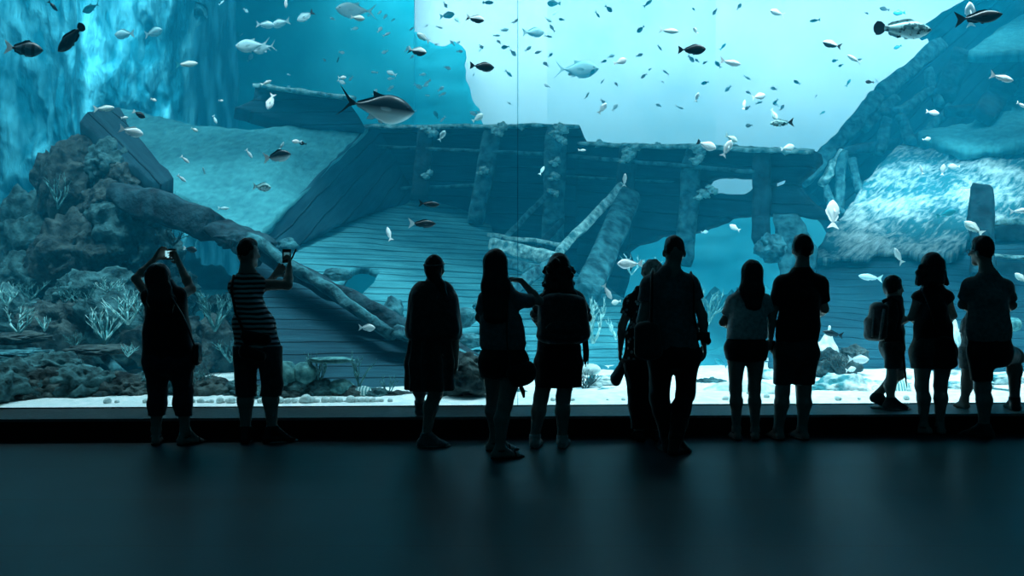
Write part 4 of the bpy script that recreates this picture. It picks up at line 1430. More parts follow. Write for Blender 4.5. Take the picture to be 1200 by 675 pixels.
ht = Sdf(); ht.cone(p.L(729, 430, 0.02), p.L(722, 443, 0.02), (0.035, 0.07, 0.06), (0.05, 0.08, 0.07), 0.03)
br = Sdf(); br.cone(p.L(731, 428, 0.02), p.L(737, 449, 0.02), (0.016, 0.12, 0.05), (0.016, 0.12, 0.06), 0.02)
p.held('sun_hat', 'dark sun hat with pale brim hanging from the hand of the grey-haired person', 'hat', [('crown', ht, M['charcoal']), ('brim', br, M['greycloth'])])

# tall man in trousers ------------------------------------------------------------------------
p = Person(790, 529)
p.head(790, 278, yaw=0, sc=1.06)
p.torso((759, 329), (811, 328), (775, 418), (806, 418), 385, 25, 27, cd=0.13, wd=0.115, hd=0.13, neck=0.062)
p.arm('L', (752, 376, -0.02), (757, 408, 0.06), 0.055, hand=((1, 0, -0.2), 0.8, -1))
p.arm('R', (823, 370, 0.02), (825, 402, 0.04), 0.052, hand=((-1, 0, 0), 0.7, 1), k=1.05)
p.leg('L', (773, 466, 0.05), (781, 508, -0.02), yaw=-8, r=0.090, kr=0.060, ar=0.045, foot=1.1)
p.leg('R', (803, 462, 0.0), (792, 511, -0.16), yaw=38, r=0.090, kr=0.060, ar=0.045, foot=1.12)


def ex(t):
    t.cone(p.L(787, 352), p.L(789, 402), (0.185, 0.13, 0.08), (0.185, 0.135, 0.08), 0.04)


p.shirt(M['bluegrey'], 410, sleeve=0.5, extra=ex, seed=71, sinf=0.026, name='polo_shirt', neckcut=0.03)
p.pants(M['blackcloth'], 514, 404, inf=0.018, linf=0.018, seed=72, amp=0.018)
p.shoes(M['leather'], M['leather'])
p.hair_short(M['hair'], inf=0.004, nape=-0.03)
p.build('tall man in polo shirt and long dark trousers stepping along the window')
bg = Sdf()
bg.cone(p.L(758, 385, -0.15), p.L(760, 412, -0.15), (0.10, 0.07, 0.06), (0.115, 0.075, 0.07), 0.05)
st = MB()
st.tube([p.L(763, 378, -0.16), p.L(764, 345, -0.17), p.L(764, 322, -0.10), p.L(765, 317, 0.0), p.L(768, 330, 0.14)], 0.014, 6, 1.8)
p.held('shoulder_bag', 'dark satchel behind the left hip of the tall man in trousers', 'bag', [('pouch', bg, M['charcoal']), ('strap', st, M['blackcloth'])])
cm = MB().box(p.L(823, 394, -0.03), (0.11, 0.07, 0.065)); ln = MB(); ln.tube([p.L(826, 396, 0.0), p.L(829, 400, 0.07)], [0.035, 0.033], 16)
st = MB(); st.tube([p.L(818, 390, -0.04), p.L(813, 370, -0.15), p.L(813, 335, -0.14), p.L(810, 320, -0.02), p.L(806, 330, 0.15)], 0.010, 6, 1.8)
p.held('camera', 'black camera on a shoulder strap at the waist of the tall man in trousers', 'camera', [('body', cm, M['leather']), ('lens', ln, M['leather']), ('strap', st, M['blackcloth'])])

# young woman in pale top ------------------------------------------------------------------------
p = Person(873, 515.5)
p.head(881, 306, yaw=5, sc=0.97)
p.torso((856, 349), (899, 348), (863, 410), (886, 410), 380, 18, 22, cd=0.105, wd=0.09, hd=0.115, neck=0.048)
p.arm('L', (847, 378, 0.06), (864, 386, 0.24), 0.040, hand=((0, -0.4, -0.4), 0.8, 1))
p.arm('R', (905, 374, 0.0), (903, 396, 0.04), 0.040, hand=((-1, 0, 0), 0.6, 1), k=0.92)
p.leg('L', (862, 455), (863, 502), yaw=-3, r=0.088, kr=0.051, ar=0.033, foot=0.92)
p.leg('R', (884, 455), (885, 503), yaw=12, r=0.088, kr=0.051, ar=0.033, foot=0.92)


def ex(t):
    t.cone(p.L(876, 365), p.L(876, 392), (0.155, 0.12, 0.08), (0.168, 0.13, 0.06), 0.04)


p.shirt(M['palecloth'], 397, sleeve=0.65, extra=ex, seed=81, sinf=0.018, name='top')
p.pants(M['blackcloth'], 422, 390, inf=0.010, linf=0.012, name='shorts', seed=82)
p.shoes(M['leather'], kind='sandal')
s = Sdf()
s.ball(p.H(0, -0.006, 0.012), (0.086, 0.096, 0.102), 0.02)
s.cone(p.H(0, -0.04, 0.0), p.L(881, 340, -0.09), (0.088, 0.065, 0.08), (0.105, 0.05, 0.08), 0.04)
s.cone(p.L(881, 340, -0.09), p.L(883, 358, -0.12), (0.105, 0.05, 0.06), (0.07, 0.028, 0.05), 0.04)
p.cloth('hair', M['hair'], s.p, [(p.H(0, 0.062, 0), p.fw)], noise=folds(0.007, 3, (26, 26, 2)))
p.build('young woman with long hair in pale cropped top and black shorts')

# man in T-shirt and shorts -----------------------------------------------------------------------
p = Person(924, 515)
p.head(940.5, 277, yaw=0, sc=1.05)
p.torso((914, 328), (964, 328), (921, 415), (945, 415), 382, 21, 22, cd=0.125, wd=0.11, hd=0.125, neck=0.058)
p.arm('L', (905, 368, 0.0), (903, 396, 0.06), 0.050, hand=((1, 0, 0), 0.7, -1))
p.arm('R', (966, 362, 0.05), (958, 370, 0.27), 0.050, hand=((-0.6, -0.3, 0), 0.8, -1))
p.leg('L', (917, 458), (912, 502), yaw=-12, r=0.088, kr=0.060, ar=0.040, foot=1.05)
p.leg('R', (942, 458), (940, 502), yaw=-18, r=0.088, kr=0.060, ar=0.040, foot=1.05)


def ex(t):
    t.cone(p.L(938, 352), p.L(934, 393), (0.165, 0.12, 0.08), (0.175, 0.13, 0.06), 0.04)


p.shirt(M['blackcloth'], 402, sleeve=0.72, extra=ex, seed=91, sinf=0.024, name='t_shirt')
p.pants(M['charcoal'], 450, 395, inf=0.018, linf=0.020, name='shorts', seed=92)
p.shoes(M['leather'], kind='sandal')
p.hair_short(M['hair'], inf=0.012, nape=-0.05)
p.build('man in black T-shirt and knee shorts standing beside the young woman in pale top')
um = MB(); um.tube([p.L(933, 432, 0.18), p.L(934, 440, 0.18), p.L(934.5, 470, 0.18), p.L(935, 486, 0.18)], [0.012, 0.022, 0.012, 0.004], 10)
hd_ = MB(); hd_.tube([p.L(933, 432, 0.18), p.L(933, 424, 0.18), p.L(931, 421, 0.18), p.L(929, 424, 0.18)], 0.008, 8)
p.held('umbrella', 'furled dark umbrella hanging in front of the legs of the man in black T-shirt', 'umbrella', [('canopy', um, M['charcoal']), ('handle', hd_, M['leather'])])
cm = MB().box(p.L(902, 404, 0.06), (0.10, 0.05, 0.07)); ln = MB(); ln.tube([p.L(902, 405, 0.08), p.L(902, 405, 0.14)], [0.03, 0.028], 14)
p.held('camera', 'camera held low between the young woman and the man in black T-shirt', 'camera', [('body', cm, M['leather']), ('lens', ln, M['leather'])])

# boy with backpack on the ledge --------------------------------------------------------------------
p = Person(1046, 479, 0.184)
p.head(1046, 325, yaw=74, sc=0.95)
p.torso((1041, 360), (1055, 360, -0.02), (1043, 408, 0.05), (1048, 408, -0.06), 385, 10, 11, cd=0.115, wd=0.10, hd=0.10, neck=0.040, slope=0.02)
p.arm('L', (1050, 382, 0.15), (1066, 374, 0.18), 0.032, hand=((0, 0.2, -1), 0.3, 1), k=0.75)
p.arm('R', (1056, 376, -0.12), (1070, 370, -0.10), 0.034, hand=((0, 0.2, -1), 0.3, 1), k=0.75)
p.leg('L', (1055, 438, -0.02), (1029, 465, 0.02), yaw=112, r=0.075, kr=0.048, ar=0.033, foot=0.85, tip=0.06)
p.leg('R', (1045, 445, -0.08), (1044, 467, -0.08), yaw=85, r=0.072, kr=0.048, ar=0.033, foot=0.90)
p.shirt(M['charcoal'], 407, sleeve=0.62, seed=101, sinf=0.020, inf=0.014, name='t_shirt')
p.pants(M['charcoal'], 432, 400, inf=0.014, linf=0.018, name='shorts', seed=102)
p.shoes(M['charcoal'], M['sole'])
p.hair_short(M['hair'], inf=0.014, nape=-0.03, front=0.07)
ey = MB()
for s_ in (-1, 1):
    ey.ball(p.H(0.030 * s_, 0.080, -0.006), 0.011, 10, 8)
p.kids.append(('eyes', mesh_from(ey.v, ey.f), M['eye'], None))
p.build('boy in T-shirt and knee shorts walking on the ledge, seen from the side')
bg = Sdf()
bg.cone(p.L(1030, 360, -0.06), p.L(1027, 392, -0.06), (0.075, 0.14, 0.05), (0.085, 0.145, 0.06), 0.04)
bg.cone(p.L(1019, 378, -0.06), p.L(1019, 392, -0.06), (0.04, 0.10, 0.05), (0.04, 0.10, 0.05), 0.03)
me_ = bg.mesh(0.008, noise=folds(0.008, 2, (12, 12, 12)))
st = MB()
for dy in (-0.15, 0.06):
    st.tube([p.L(1034, 354, dy), p.L(1044, 349, dy), p.L(1053, 354, dy), p.L(1056, 370, dy), p.L(1050, 392, dy), p.L(1036, 398, dy)], 0.010, 6, 2)
pk = MB(); pk.tube([p.L(1036, 362, -0.215), p.L(1034, 378, -0.225), p.L(1031, 398, -0.215)], [0.012, 0.016, 0.012], 8); pk.tube([p.L(1024, 362, -0.21), p.L(1022, 395, -0.21)], 0.008, 8)
p.held('backpack', 'padded school backpack worn by the boy on the ledge', 'backpack', [('bag_body', me_, M['charcoal']), ('straps', st, M['blackcloth']), ('buckle_strap', pk, M['greycloth'])])
um = MB(); um.tube([p.L(1056, 388, -0.12), p.L(1058, 410, -0.12), p.L(1061, 440, -0.12), p.L(1062.5, 453, -0.12)], [0.010, 0.013, 0.010, 0.004], 8)
p.held('umbrella', 'thin furled umbrella hanging beside the boy on the ledge', 'umbrella', [('canopy', um, M['blackcloth'])])

# woman in sleeveless top beside the boy ---------------------------------------------------------------
p = Person(1091, 509)
p.head(1092.5, 297, yaw=0, sc=1.0)
p.torso((1073, 344), (1113, 344), (1082, 415), (1106, 415), 382, 19, 23, cd=0.11, wd=0.10, hd=0.12, neck=0.048)
p.arm('L', (1068, 372, 0.04), (1082, 382, 0.24), 0.042, hand=((0.2, -0.4, -0.4), 0.8, 1))
p.arm('R', (1117, 370, 0.06), (1104, 382, 0.26), 0.042, hand=((-0.2, -0.4, -0.4), 0.8, -1))
p.leg('L', (1080, 452), (1082, 497), yaw=-62, r=0.092, kr=0.056, ar=0.036)
p.leg('R', (1102, 452), (1101, 497), yaw=-6, r=0.092, kr=0.056, ar=0.036)
p.shirt(M['blackcloth'], 405, sleeve=0.10, seed=111, name='sleeveless_top')


def ex(t):
    t.cone(p.L(1078, 400), p.L(1074, 420), (0.09, 0.12, 0.06), (0.095, 0.13, 0.06), 0.03)


p.pants(M['charcoal'], 431, 395, inf=0.022, linf=0.022, name='shorts', seed=112, extra=None)
p.shoes(M['leather'], kind='sandal')
s = Sdf()
s.ball(p.H(0, -0.006, 0.010), (0.094, 0.102, 0.104), 0.02)
s.cone(p.H(0, -0.03, -0.02), p.L(1092, 330, -0.06), (0.10, 0.075, 0.08), (0.125, 0.06, 0.05), 0.04)
rnd = random.Random(9)
for i in range(30):
    s.ball(p.L(1092 + rnd.uniform(-16, 16), 318 + rnd.uniform(0, 18), -0.04 - 0.07 * rnd.random()), rnd.uniform(0.018, 0.03), 0.012)
for sx in (-1, 1):
    for j in range(6):
        s.ball(p.L(1092 + sx * (13 + j * 0.8), 312 + j * 4, -0.03), 0.024, 0.015)
p.cloth('hair', M['hair'], s.p, [(p.H(0, 0.062, 0), p.fw)], noise=folds(0.008, 3, (26, 26, 12)))
p.build('woman with wavy shoulder-length hair in sleeveless top and shorts beside the boy')
bg = Sdf(); bg.cone(p.L(1106, 402, -0.12), p.L(1107, 426, -0.12), (0.095, 0.06, 0.06), (0.115, 0.065, 0.06), 0.02)
st = MB(); st.tube([p.L(1100, 392, -0.14), p.L(1090, 360, -0.14), p.L(1082, 342, -0.08), p.L(1080, 338, 0.0)], 0.010, 6, 1.8)
p.held('shoulder_bag', 'flat black tote bag on the hip of the woman beside the boy', 'bag', [('pouch', bg, M['blackcloth']), ('strap', st, M['blackcloth'])])

# child hidden behind the man with glasses ------------------------------------------------------------------
p = Person(1136, 479, 0.184)
p.head(1147, 348, yaw=10, sc=0.88)
p.torso((1131, 374), (1156, 374), (1134, 414), (1150, 414), 392, 11, 13, cd=0.09, wd=0.085, hd=0.09, neck=0.040, slope=0.02)
p.arm('L', (1129, 392, 0.02), (1131, 404, 0.10), 0.030, hand=((0, -0.4, -0.4), 0.6, 1), k=0.75)
p.arm('R', (1160, 392, 0.02), (1160, 404, 0.10), 0.030, hand=((0, -0.4, -0.4), 0.6, -1), k=0.75)
p.leg('L', (1133, 446), (1130, 468), yaw=-8, r=0.062, kr=0.048, ar=0.034, foot=0.82)
p.leg('R', (1154, 446), (1156, 468), yaw=8, r=0.062, kr=0.048, ar=0.034, foot=0.82)
p.shirt(M['greycloth'], 414, sleeve=0.9, seed=121, name='t_shirt', sinf=0.02)
p.pants(M['greycloth'], 432, 405, inf=0.022, linf=0.022, name='shorts', seed=122)
p.hair_short(M['hair'], inf=0.012)
p.build('small barefoot child on the ledge mostly hidden behind the man with glasses')

# man with glasses, one foot on the ledge -----------------------------------------------------------------------
p = Person(1158, 513)
p.head(1151.5, 279, yaw=-32, sc=1.06)
p.torso((1134, 331), (1181, 332), (1150, 415), (1170, 415), 385, 22, 22, cd=0.125, wd=0.115, hd=0.125, neck=0.058)
p.arm('L', (1128, 357, 0.08), (1148, 364, 0.26), 0.050, hand=((0.2, -0.3, -0.4), 0.6, 1))
p.arm('R', (1186, 358, 0.08), (1168, 366, 0.28), 0.050, hand=((-0.2, -0.3, -0.4), 0.6, -1))
p.leg('L', (1151, 455), (1153, 497), yaw=-42, r=0.088, kr=0.064, ar=0.042, foot=1.12)
p.leg('R', (1188, 418, 0.34), (1189, 466, 0.44), yaw=8, gz=0.184, r=0.100, kr=0.062, ar=0.042, foot=1.1)


def ex(t):
    t.cone(p.L(1158, 352), p.L(1159, 393), (0.165, 0.125, 0.08), (0.182, 0.13, 0.06), 0.04)


p.shirt(M['greycloth'], 400, sleeve=0.7, extra=ex, seed=131, sinf=0.024, name='polo_shirt', neckcut=0.03)
p.pants(M['blackcloth'], 445, 394, inf=0.018, linf=0.020, name='shorts', seed=132, hems={'L': 446, 'R': 424})
p.shoes(M['charcoal'], M['charcoal'])
p.hair_short(M['hair'], inf=0.012, nape=-0.03)
gs = MB()
for s_ in (-1, 1):
    c = p.H(0.034 * s_, 0.108, -0.008)
    ring = [c + p.sd * 0.023 * math.cos(t) + np.array([0, 0, 0.018 * math.sin(t)]) for t in np.linspace(0, 2 * math.pi, 15)]
    gs.tube(ring, 0.0025, 6)
    gs.tube([c + p.sd * 0.023 * s_, p.H(0.080 * s_, 0.06, -0.004), p.H(0.084 * s_, 0.0, -0.008)], 0.0025, 6)
gs.tube([p.H(-0.012, 0.110, -0.004), p.H(0.012, 0.110, -0.004)], 0.0025, 6)
p.build('man with glasses and folded arms in grey polo shirt, one foot up on the ledge')
p.held('glasses', 'thin glasses on the face of the man with folded arms', 'glasses', [('frame', gs, M['leather'])])

# ---------------------------------------------------------------- reef on the left
def outcrop(label, rocks, mats, base, seed, cat='rock'):
    e = tag(empty('reef_outcrop', P(*base) * np.array([1, 1, 0])), label, cat)
    for i, (x, y, Y, rx, ry) in enumerate(rocks):
        rock('boulder', x, y, Y, rx, ry, mats[i % len(mats)], seed + i, sub=5, amp=0.55, freq=1.6, parent=e, pit=0.12)
    return e


RF = [M['reef'], M['reef2']]
outcrop('tall brown reef mass behind the woman lifting a camera, left of the keel timbers',
        [(-15, 325, 15.2, 52, 75), (45, 290, 14.9, 50, 70), (92, 222, 14.5, 36, 52), (128, 200, 14.3, 26, 30), (148, 222, 14.2, 24, 30), (140, 268, 14.0, 48, 44), (95, 300, 13.9, 55, 52), (182, 300, 13.9, 30, 34), (62, 215, 14.6, 20, 36), (195, 345, 13.6, 34, 34), (118, 240, 13.9, 26, 26), (30, 330, 14.0, 40, 34)], RF, (90, 300, 14), 200)
outcrop('mottled middle shelf of the reef carrying the staghorn corals',
        [(10, 385, 12.8, 55, 42), (75, 390, 12.6, 52, 40), (140, 380, 12.5, 50, 42), (190, 395, 12.4, 45, 44), (110, 350, 13.1, 50, 34), (248, 408, 12.6, 32, 34), (262, 372, 13.3, 22, 28)], RF[::-1], (110, 400, 12.5), 220)
outcrop('low boulders of the reef foot nearest the glass at far left',
        [(-8, 460, 9.95, 52, 40), (45, 464, 10.05, 46, 30), (100, 460, 10.15, 44, 34), (150, 464, 10.15, 42, 25), (195, 458, 10.25, 38, 30), (238, 463, 10.2, 32, 22), (275, 465, 10.2, 28, 17), (215, 424, 11.6, 30, 22), (70, 440, 10.6, 40, 26)], [M['reef2'], M['reef']], (100, 455, 11), 240)

outcrop('low bank of rubble between the pebbles and the dark hull side',
        [(300, 465, 10.15, 30, 16), (335, 463, 10.15, 28, 18), (372, 465, 10.15, 26, 15), (408, 466, 10.15, 26, 14), (442, 467, 10.15, 24, 12), (475, 468, 10.15, 24, 10), (525, 466, 10.15, 30, 13), (555, 460, 10.3, 26, 20)], [M['reef2'], M['reef']], (400, 465, 10.2), 280)

# flat ledges and plates
for i, (x, y, Y, rx, ry, lab) in enumerate([(22, 396, 11.6, 34, 7, 'dark flat rock shelf at the far left edge of the reef'),
                                             (18, 414, 11.2, 36, 5, 'pale-edged rock shelf under the dark shelf at far left'),
                                             (118, 410, 11.3, 36, 6, 'broad dark plate coral beside the woman lifting a camera')]):
    o = rock('plate_coral' if i == 2 else 'rock_shelf', x, y, Y, rx, ry, M['reef' if i != 1 else 'timber'], 260 + i, depth=0.4, sub=5, amp=0.4, freq=2.0)
    tag(o, lab, 'coral' if i == 2 else 'rock')
o = beam('driftwood', (122, 418, 11.1), (146, 440, 10.9), 0.10, 0.12, M['timber'], None, seed=5, rough=0.02)
tag(o, 'short slanting broken branch under the broad dark plate coral', 'wood')


def branch_coral(name, px, py, Y, hpx, mat, seed, spread=0.7, levels=4, thick=1.0, n0=4, label=None, cat='coral', group=None):
    rnd = random.Random(seed)
    H = hpx * Y / F
    m_ = MB()

    def grow(p, d, L, r, lev):
        q = p + d * L * 0.5 + np.array([rnd.uniform(-1, 1), rnd.uniform(-1, 1), 0]) * L * 0.06
        e = p + d * L + np.array([rnd.uniform(-1, 1), rnd.uniform(-1, 1), 0.3]) * L * 0.12
        m_.tube([p, q, e], [r, r * 0.85, r * 0.62 if lev else r * 0.3], 6)
        if lev == 0:
            return
        for k in range(rnd.choice((2, 2, 3))):
            dd = unit(d + np.array([rnd.uniform(-1, 1), rnd.uniform(-1, 1), rnd.uniform(-0.3, 0.9)]) * spread)
            grow(e if k else q, dd, L * rnd.uniform(0.6, 0.85), r * 0.66, lev - 1)

    for k in range(n0):
        a = 2 * math.pi * k / n0 + rnd.uniform(-0.4, 0.4)
        grow(np.array([0.0, 0, 0]), unit((math.cos(a) * spread, math.sin(a) * spread * 0.7, 0.9)), H * 0.36, H * 0.045 * thick, levels - 1)
    o = m_.build(name, mat, None, P(px, py, Y))
    return tag(o, label, cat, group)


CO = [(22, 392, 11.5, 44, 'coral', 'bushy pale staghorn coral at far left above the dark shelf', .8, 4, 4),
      (52, 388, 11.3, 26, 'coral', 'bright stubby staghorn coral beside the dark flat rock shelf', .6, 3, 4),
      (100, 368, 12.3, 42, 'coral2', 'dull branching coral behind the bright staghorn corals', .8, 4, 5),
      (122, 404, 11.4, 50, 'coral', 'tallest bright staghorn coral, rising over the broad plate coral', .55, 4, 5),
      (150, 380, 12.0, 48, 'coral', 'loose staghorn coral left of the woman lifting a camera', .8, 4, 4),
      (88, 408, 11.5, 24, 'coral2', 'low dark tuft of coral left of the broad plate coral', .9, 4, 5),
      (252, 388, 12.3, 58, 'coral2', 'tall bushy coral between the first two visitors', .55, 4, 6),
      (68, 245, 13.2, 42, 'coral2', 'spindly coral high on the tall brown reef mass', .5, 4, 3),
      (203, 288, 13.2, 28, 'reef', 'dark spiky tuft under the thick keel timber', 1.0, 3, 8),
      (26, 445, 10.6, 26, 'coral2', 'low bushy coral on the reef foot at far left', 1.0, 4, 5),
      (60, 430, 10.7, 22, 'coral', 'small crumbled pale coral on the reef foot', 1.0, 4, 5),
      (182, 448, 10.9, 26, 'coral2', 'bushy coral behind the left leg of the woman lifting a camera', 1.0, 4, 5),
      (222, 455, 11.0, 26, 'coral2', 'dull coral behind the right foot of the woman lifting a camera', 1.0, 4, 5),
      (270, 425, 11.8, 34, 'coral2', 'tufted coral left of the man in striped vest', .8, 4, 5),
      (372, 455, 10.9, 42, 'coral2', 'faint fan of thin coral right of the man in striped vest', .45, 4, 5),
      (421, 448, 11.1, 42, 'coral2', 'narrow upright coral in front of the dark hull side', .35, 4, 3),
      (455, 462, 10.9, 30, 'coral2', 'teal tuft of coral left of the woman in cape', .8, 3, 5),
      (695, 402, 11.4, 56, 'coral', 'pale branching coral right of the curly-haired woman', .5, 4, 3),
      (722, 398, 12.6, 30, 'coral', 'small branching coral left of the grey-haired person', .6, 4, 3),
      (762, 330, 14.0, 34, 'coral', 'white twiggy coral above the shoulder of the tall man in trousers', .6, 3, 3),
      (740, 322, 14.4, 28, 'coral', 'white feathery coral in the gap under the broken bulwark', .8, 4, 3),
      (830, 380, 13.0, 50, 'coral2', 'hazy branching coral between tall man and young woman', .6, 4, 4),
      (686, 458, 10.9, 30, 'reef', 'dark spiky coral clump on the sand right of the curly-haired woman', .9, 4, 9),
      (662, 462, 10.7, 18, 'reef', 'low dark weed tuft at the feet of the curly-haired woman', 1.0, 3, 8),
      (36, 352, 12.6, 30, 'coral2', 'bushy dull coral over the far left staghorn', .9, 5, 5),
      (76, 356, 12.5, 26, 'coral2', 'dull tuft left of the tallest bright staghorn, high on the shelf', .9, 5, 5),
      (132, 350, 12.4, 30, 'coral', 'fine pale coral above the tallest bright staghorn', .9, 4, 5),
      (168, 372, 12.2, 34, 'coral2', 'dull bushy coral touching the left elbow side of the woman lifting a camera', .9, 5, 5),
      (150, 418, 10.9, 20, 'coral', 'small pale coral just right of the broken branch', .9, 4, 5),
      (236, 448, 10.4, 26, 'coral2', 'dull tuft on the reef foot between the first two visitors', .9, 5, 5),
      (8, 358, 12.4, 30, 'coral', 'pale branching coral cut by the left edge', .8, 4, 5),
      (985, 440, 11.6, 40, 'reef', 'dark bushy coral right of the man in black T-shirt', .9, 4, 7)]
for i, (x, y, Y, h, mt, lab, sp, lv, n0) in enumerate(CO):
    if 300 < x < 600 or (y > 425 and x < 300):
        Y, y = min(Y, 10.1), max(y, 455)
    branch_coral('branching_coral', x, y, Y, h, M[mt], 300 + i, sp, lv, 0.8 if mt == 'coral' else 0.65, n0, lab)

# rounded corals and loose rocks along the glass
M['stripecoral'] = stripe_mat('ribbed_coral', (0.10, 0.38, 0.40), (0.75, 0.95, 0.93), 0.03, 0.5, 'X')
RK = [('brain_coral', 336, 440, 11.3, 15, 17, 'coral2', 'large dull brain coral right of the man in striped vest', .15),
      ('brain_coral', 357, 438, 11.4, 14, 14, 'coral2', 'second dull brain coral, right of the largest one', .15),
      ('plate_coral', 388, 422, 11.6, 26, 4, 'coral2', 'thin flat plate coral high before the dark hull side', .2),
      ('reef_rock', 345, 455, 10.9, 18, 10, 'reef2', 'mottled rock below the brain corals', .4),
      ('reef_rock', 376, 456, 10.8, 16, 12, 'reef2', 'lumpy rock at the sand below the thin plate coral', .5),
      ('brain_coral', 400, 455, 10.8, 16, 11, 'coral2', 'smooth rounded coral head midway along the row of pebbles', .15),
      ('reef_rock', 322, 462, 10.6, 22, 8, 'reef2', 'flat rubble rock at the knee of the man in striped vest', .5),
      ('ribbed_coral', 423, 460, 10.5, 15, 8, 'stripecoral', 'small ribbed white coral dome behind the pebble row', .1),
      ('reef_rock', 575, 464, 10.4, 15, 10, 'paleReef', 'bright jagged white rock behind the legs of the long-haired woman', .6),
      ('reef_rock', 556, 470, 10.4, 12, 6, 'reef2', 'small dark rock left of the bright jagged rock', .6),
      ('reef_rock', 545, 440, 11.2, 34, 24, 'reef', 'dark slope rock between the woman in cape and the long-haired woman', .5),
      ('reef_rock', 602, 462, 10.5, 14, 8, 'reef2', 'mottled rock between the legs of the long-haired woman', .5),
      ('dome_coral', 690, 433, 11.0, 14, 7, 'pebble', 'white domed coral on top of the dark spiky clump', .1),
      ('reef_rock', 656, 464, 10.6, 16, 6, 'reef', 'low dark rock between the legs of the curly-haired woman', .5),
      ('reef_rock', 706, 448, 11.2, 18, 8, 'paleReef', 'pale flat rock right of the white domed coral', .5),
      ('reef_rock', 716, 462, 10.7, 20, 7, 'paleReef', 'low pale rock by the feet of the grey-haired person', .5),
      ('reef_rock', 832, 452, 11.2, 16, 10, 'reef2', 'dark ribbed rock right of the legs of the tall man in trousers', .6),
      ('reef_rock', 850, 455, 11.0, 10, 7, 'reef', 'small dark rock left of the legs of the young woman', .5),
      ('sand_block', 872, 462, 10.6, 48, 16, 'pebble', 'broad pale sandy block behind the legs of the young woman', .12),
      ('reef_rock', 902, 440, 11.8, 14, 8, 'paleReef', 'pale rock behind the hip of the man in black T-shirt', .4),
      ('pointed_rock', 972, 412, 12.2, 20, 36, 'pebble', 'tall pointed white rock right of the man in black T-shirt', .25),
      ('reef_rock', 975, 430, 11.9, 28, 17, 'reef', 'dark rough rock under the pointed white rock', .6),
      ('reef_rock', 1000, 418, 12.1, 16, 12, 'reef', 'dark rock at the right foot of the pointed white rock', .6),
      ('reef_rock', 985, 462, 10.7, 36, 20, 'paleReef', 'bright grooved rock mound right of the man in black T-shirt', .45),
      ('reef_rock', 1012, 456, 10.9, 22, 12, 'paleReef', 'low bright rock left of the foot of the walking boy', .5),
      ('ribbed_coral', 1052, 462, 10.6, 16, 18, 'stripecoral', 'ribbed white coral stump behind the feet of the walking boy', .1),
      ('reef_rock', 1070, 455, 11.2, 18, 6, 'paleReef', 'flat pale rock between the boy and the woman beside him', .5),
      ('reef_rock', 1120, 455, 10.9, 22, 8, 'paleReef', 'grooved pale rock right of the woman beside the boy', .5),
      ('reef_rock', 1112, 400, 12.6, 12, 26, 'pebble', 'upright white rock beside the hip bag of the woman beside the boy', .3),
      ('reef_rock', 1160, 462, 10.7, 26, 8, 'reef2', 'mottled rock between the legs of the man with glasses', .5),
      ('reef_rock', 1175, 446, 11.4, 26, 8, 'paleReef', 'long pale rock behind the knee of the man with glasses', .4),
      ('brain_coral', 1188, 380, 12.0, 9, 8, 'coral2', 'round coral head at the right edge behind the man with glasses', .2),
      ('reef_rock', 904, 291, 15.6, 17, 15, 'timber', 'brown rock lump hanging at the broken end of the bulwark', .5)]
for i, (nm, x, y, Y, rx, ry, mt, lab, amp) in enumerate(RK):
    if 300 < x < 600:
        Y = min(Y, 10.12)
    if nm == 'pointed_rock':
        s_ = Sdf(); m0 = Y / F
        s_.cone((-0.10, 0, -ry * m0), (-0.04, 0, -ry * 0.1 * m0), (rx * m0 * 1.3, 0.25, 0.12), (rx * 0.85 * m0, 0.15, 0.12), 0.05)
        s_.cone((-0.04, 0, -ry * 0.1 * m0), (0.0, 0, ry * 0.75 * m0), (rx * 0.80 * m0, 0.15, 0.08), (0.03, 0.04, 0.05), 0.08)
        s_.cone((-0.22, 0.05, -ry * m0), (-0.20, 0.05, 0.06), (0.14, 0.2, 0.1), (0.07, 0.1, 0.08), 0.08)
        o = link(nm, s_.mesh(0.014, noise=folds(0.06, 8, (5, 5, 5))), M[mt], None, P(x, y, Y))
    else:
        o = rock(nm, x, y, Y, rx, ry, M[mt], 400 + i, sub=5 if max(rx, ry) > 14 else 4, amp=amp, freq=1.8, pit=0.05 if amp > .3 else 0)
    tag(o, lab, 'coral' if 'coral' in nm else 'rock')

# pebbles on the sand along the glass
rnd = random.Random(77)
PB = [(126, 471, 5), (137, 472, 3), (225, 468, 4), (236, 470, 4), (248, 471, 3), (258, 467, 5), (272, 467, 5), (268, 474, 4), (381, 466, 5), (390, 469, 5), (398, 468, 4), (411, 467, 6), (417, 470, 4), (424, 467, 4), (431, 467, 4), (437, 467, 4), (443, 468, 3), (447, 468, 3),
      (358, 469, 7), (365, 470, 5), (345, 470, 4), (337, 472, 4), (328, 471, 5), (305, 472, 4), (316, 473, 3), (171, 473, 4), (372, 472, 3)]
for k in range(38):
    PB.append((rnd.uniform(215, 460), rnd.uniform(465, 474), rnd.uniform(1.6, 3.4)))
for k in range(30):
    PB.append((rnd.uniform(620, 1190), rnd.uniform(440, 470), rnd.uniform(1.6, 4.2)))
me_p = [rock_mesh(1, 0.9, 0.8, 500 + i, 3, 0.22, 1.2) for i in range(5)]
for me in me_p:
    me.materials.append(M['pebble'])
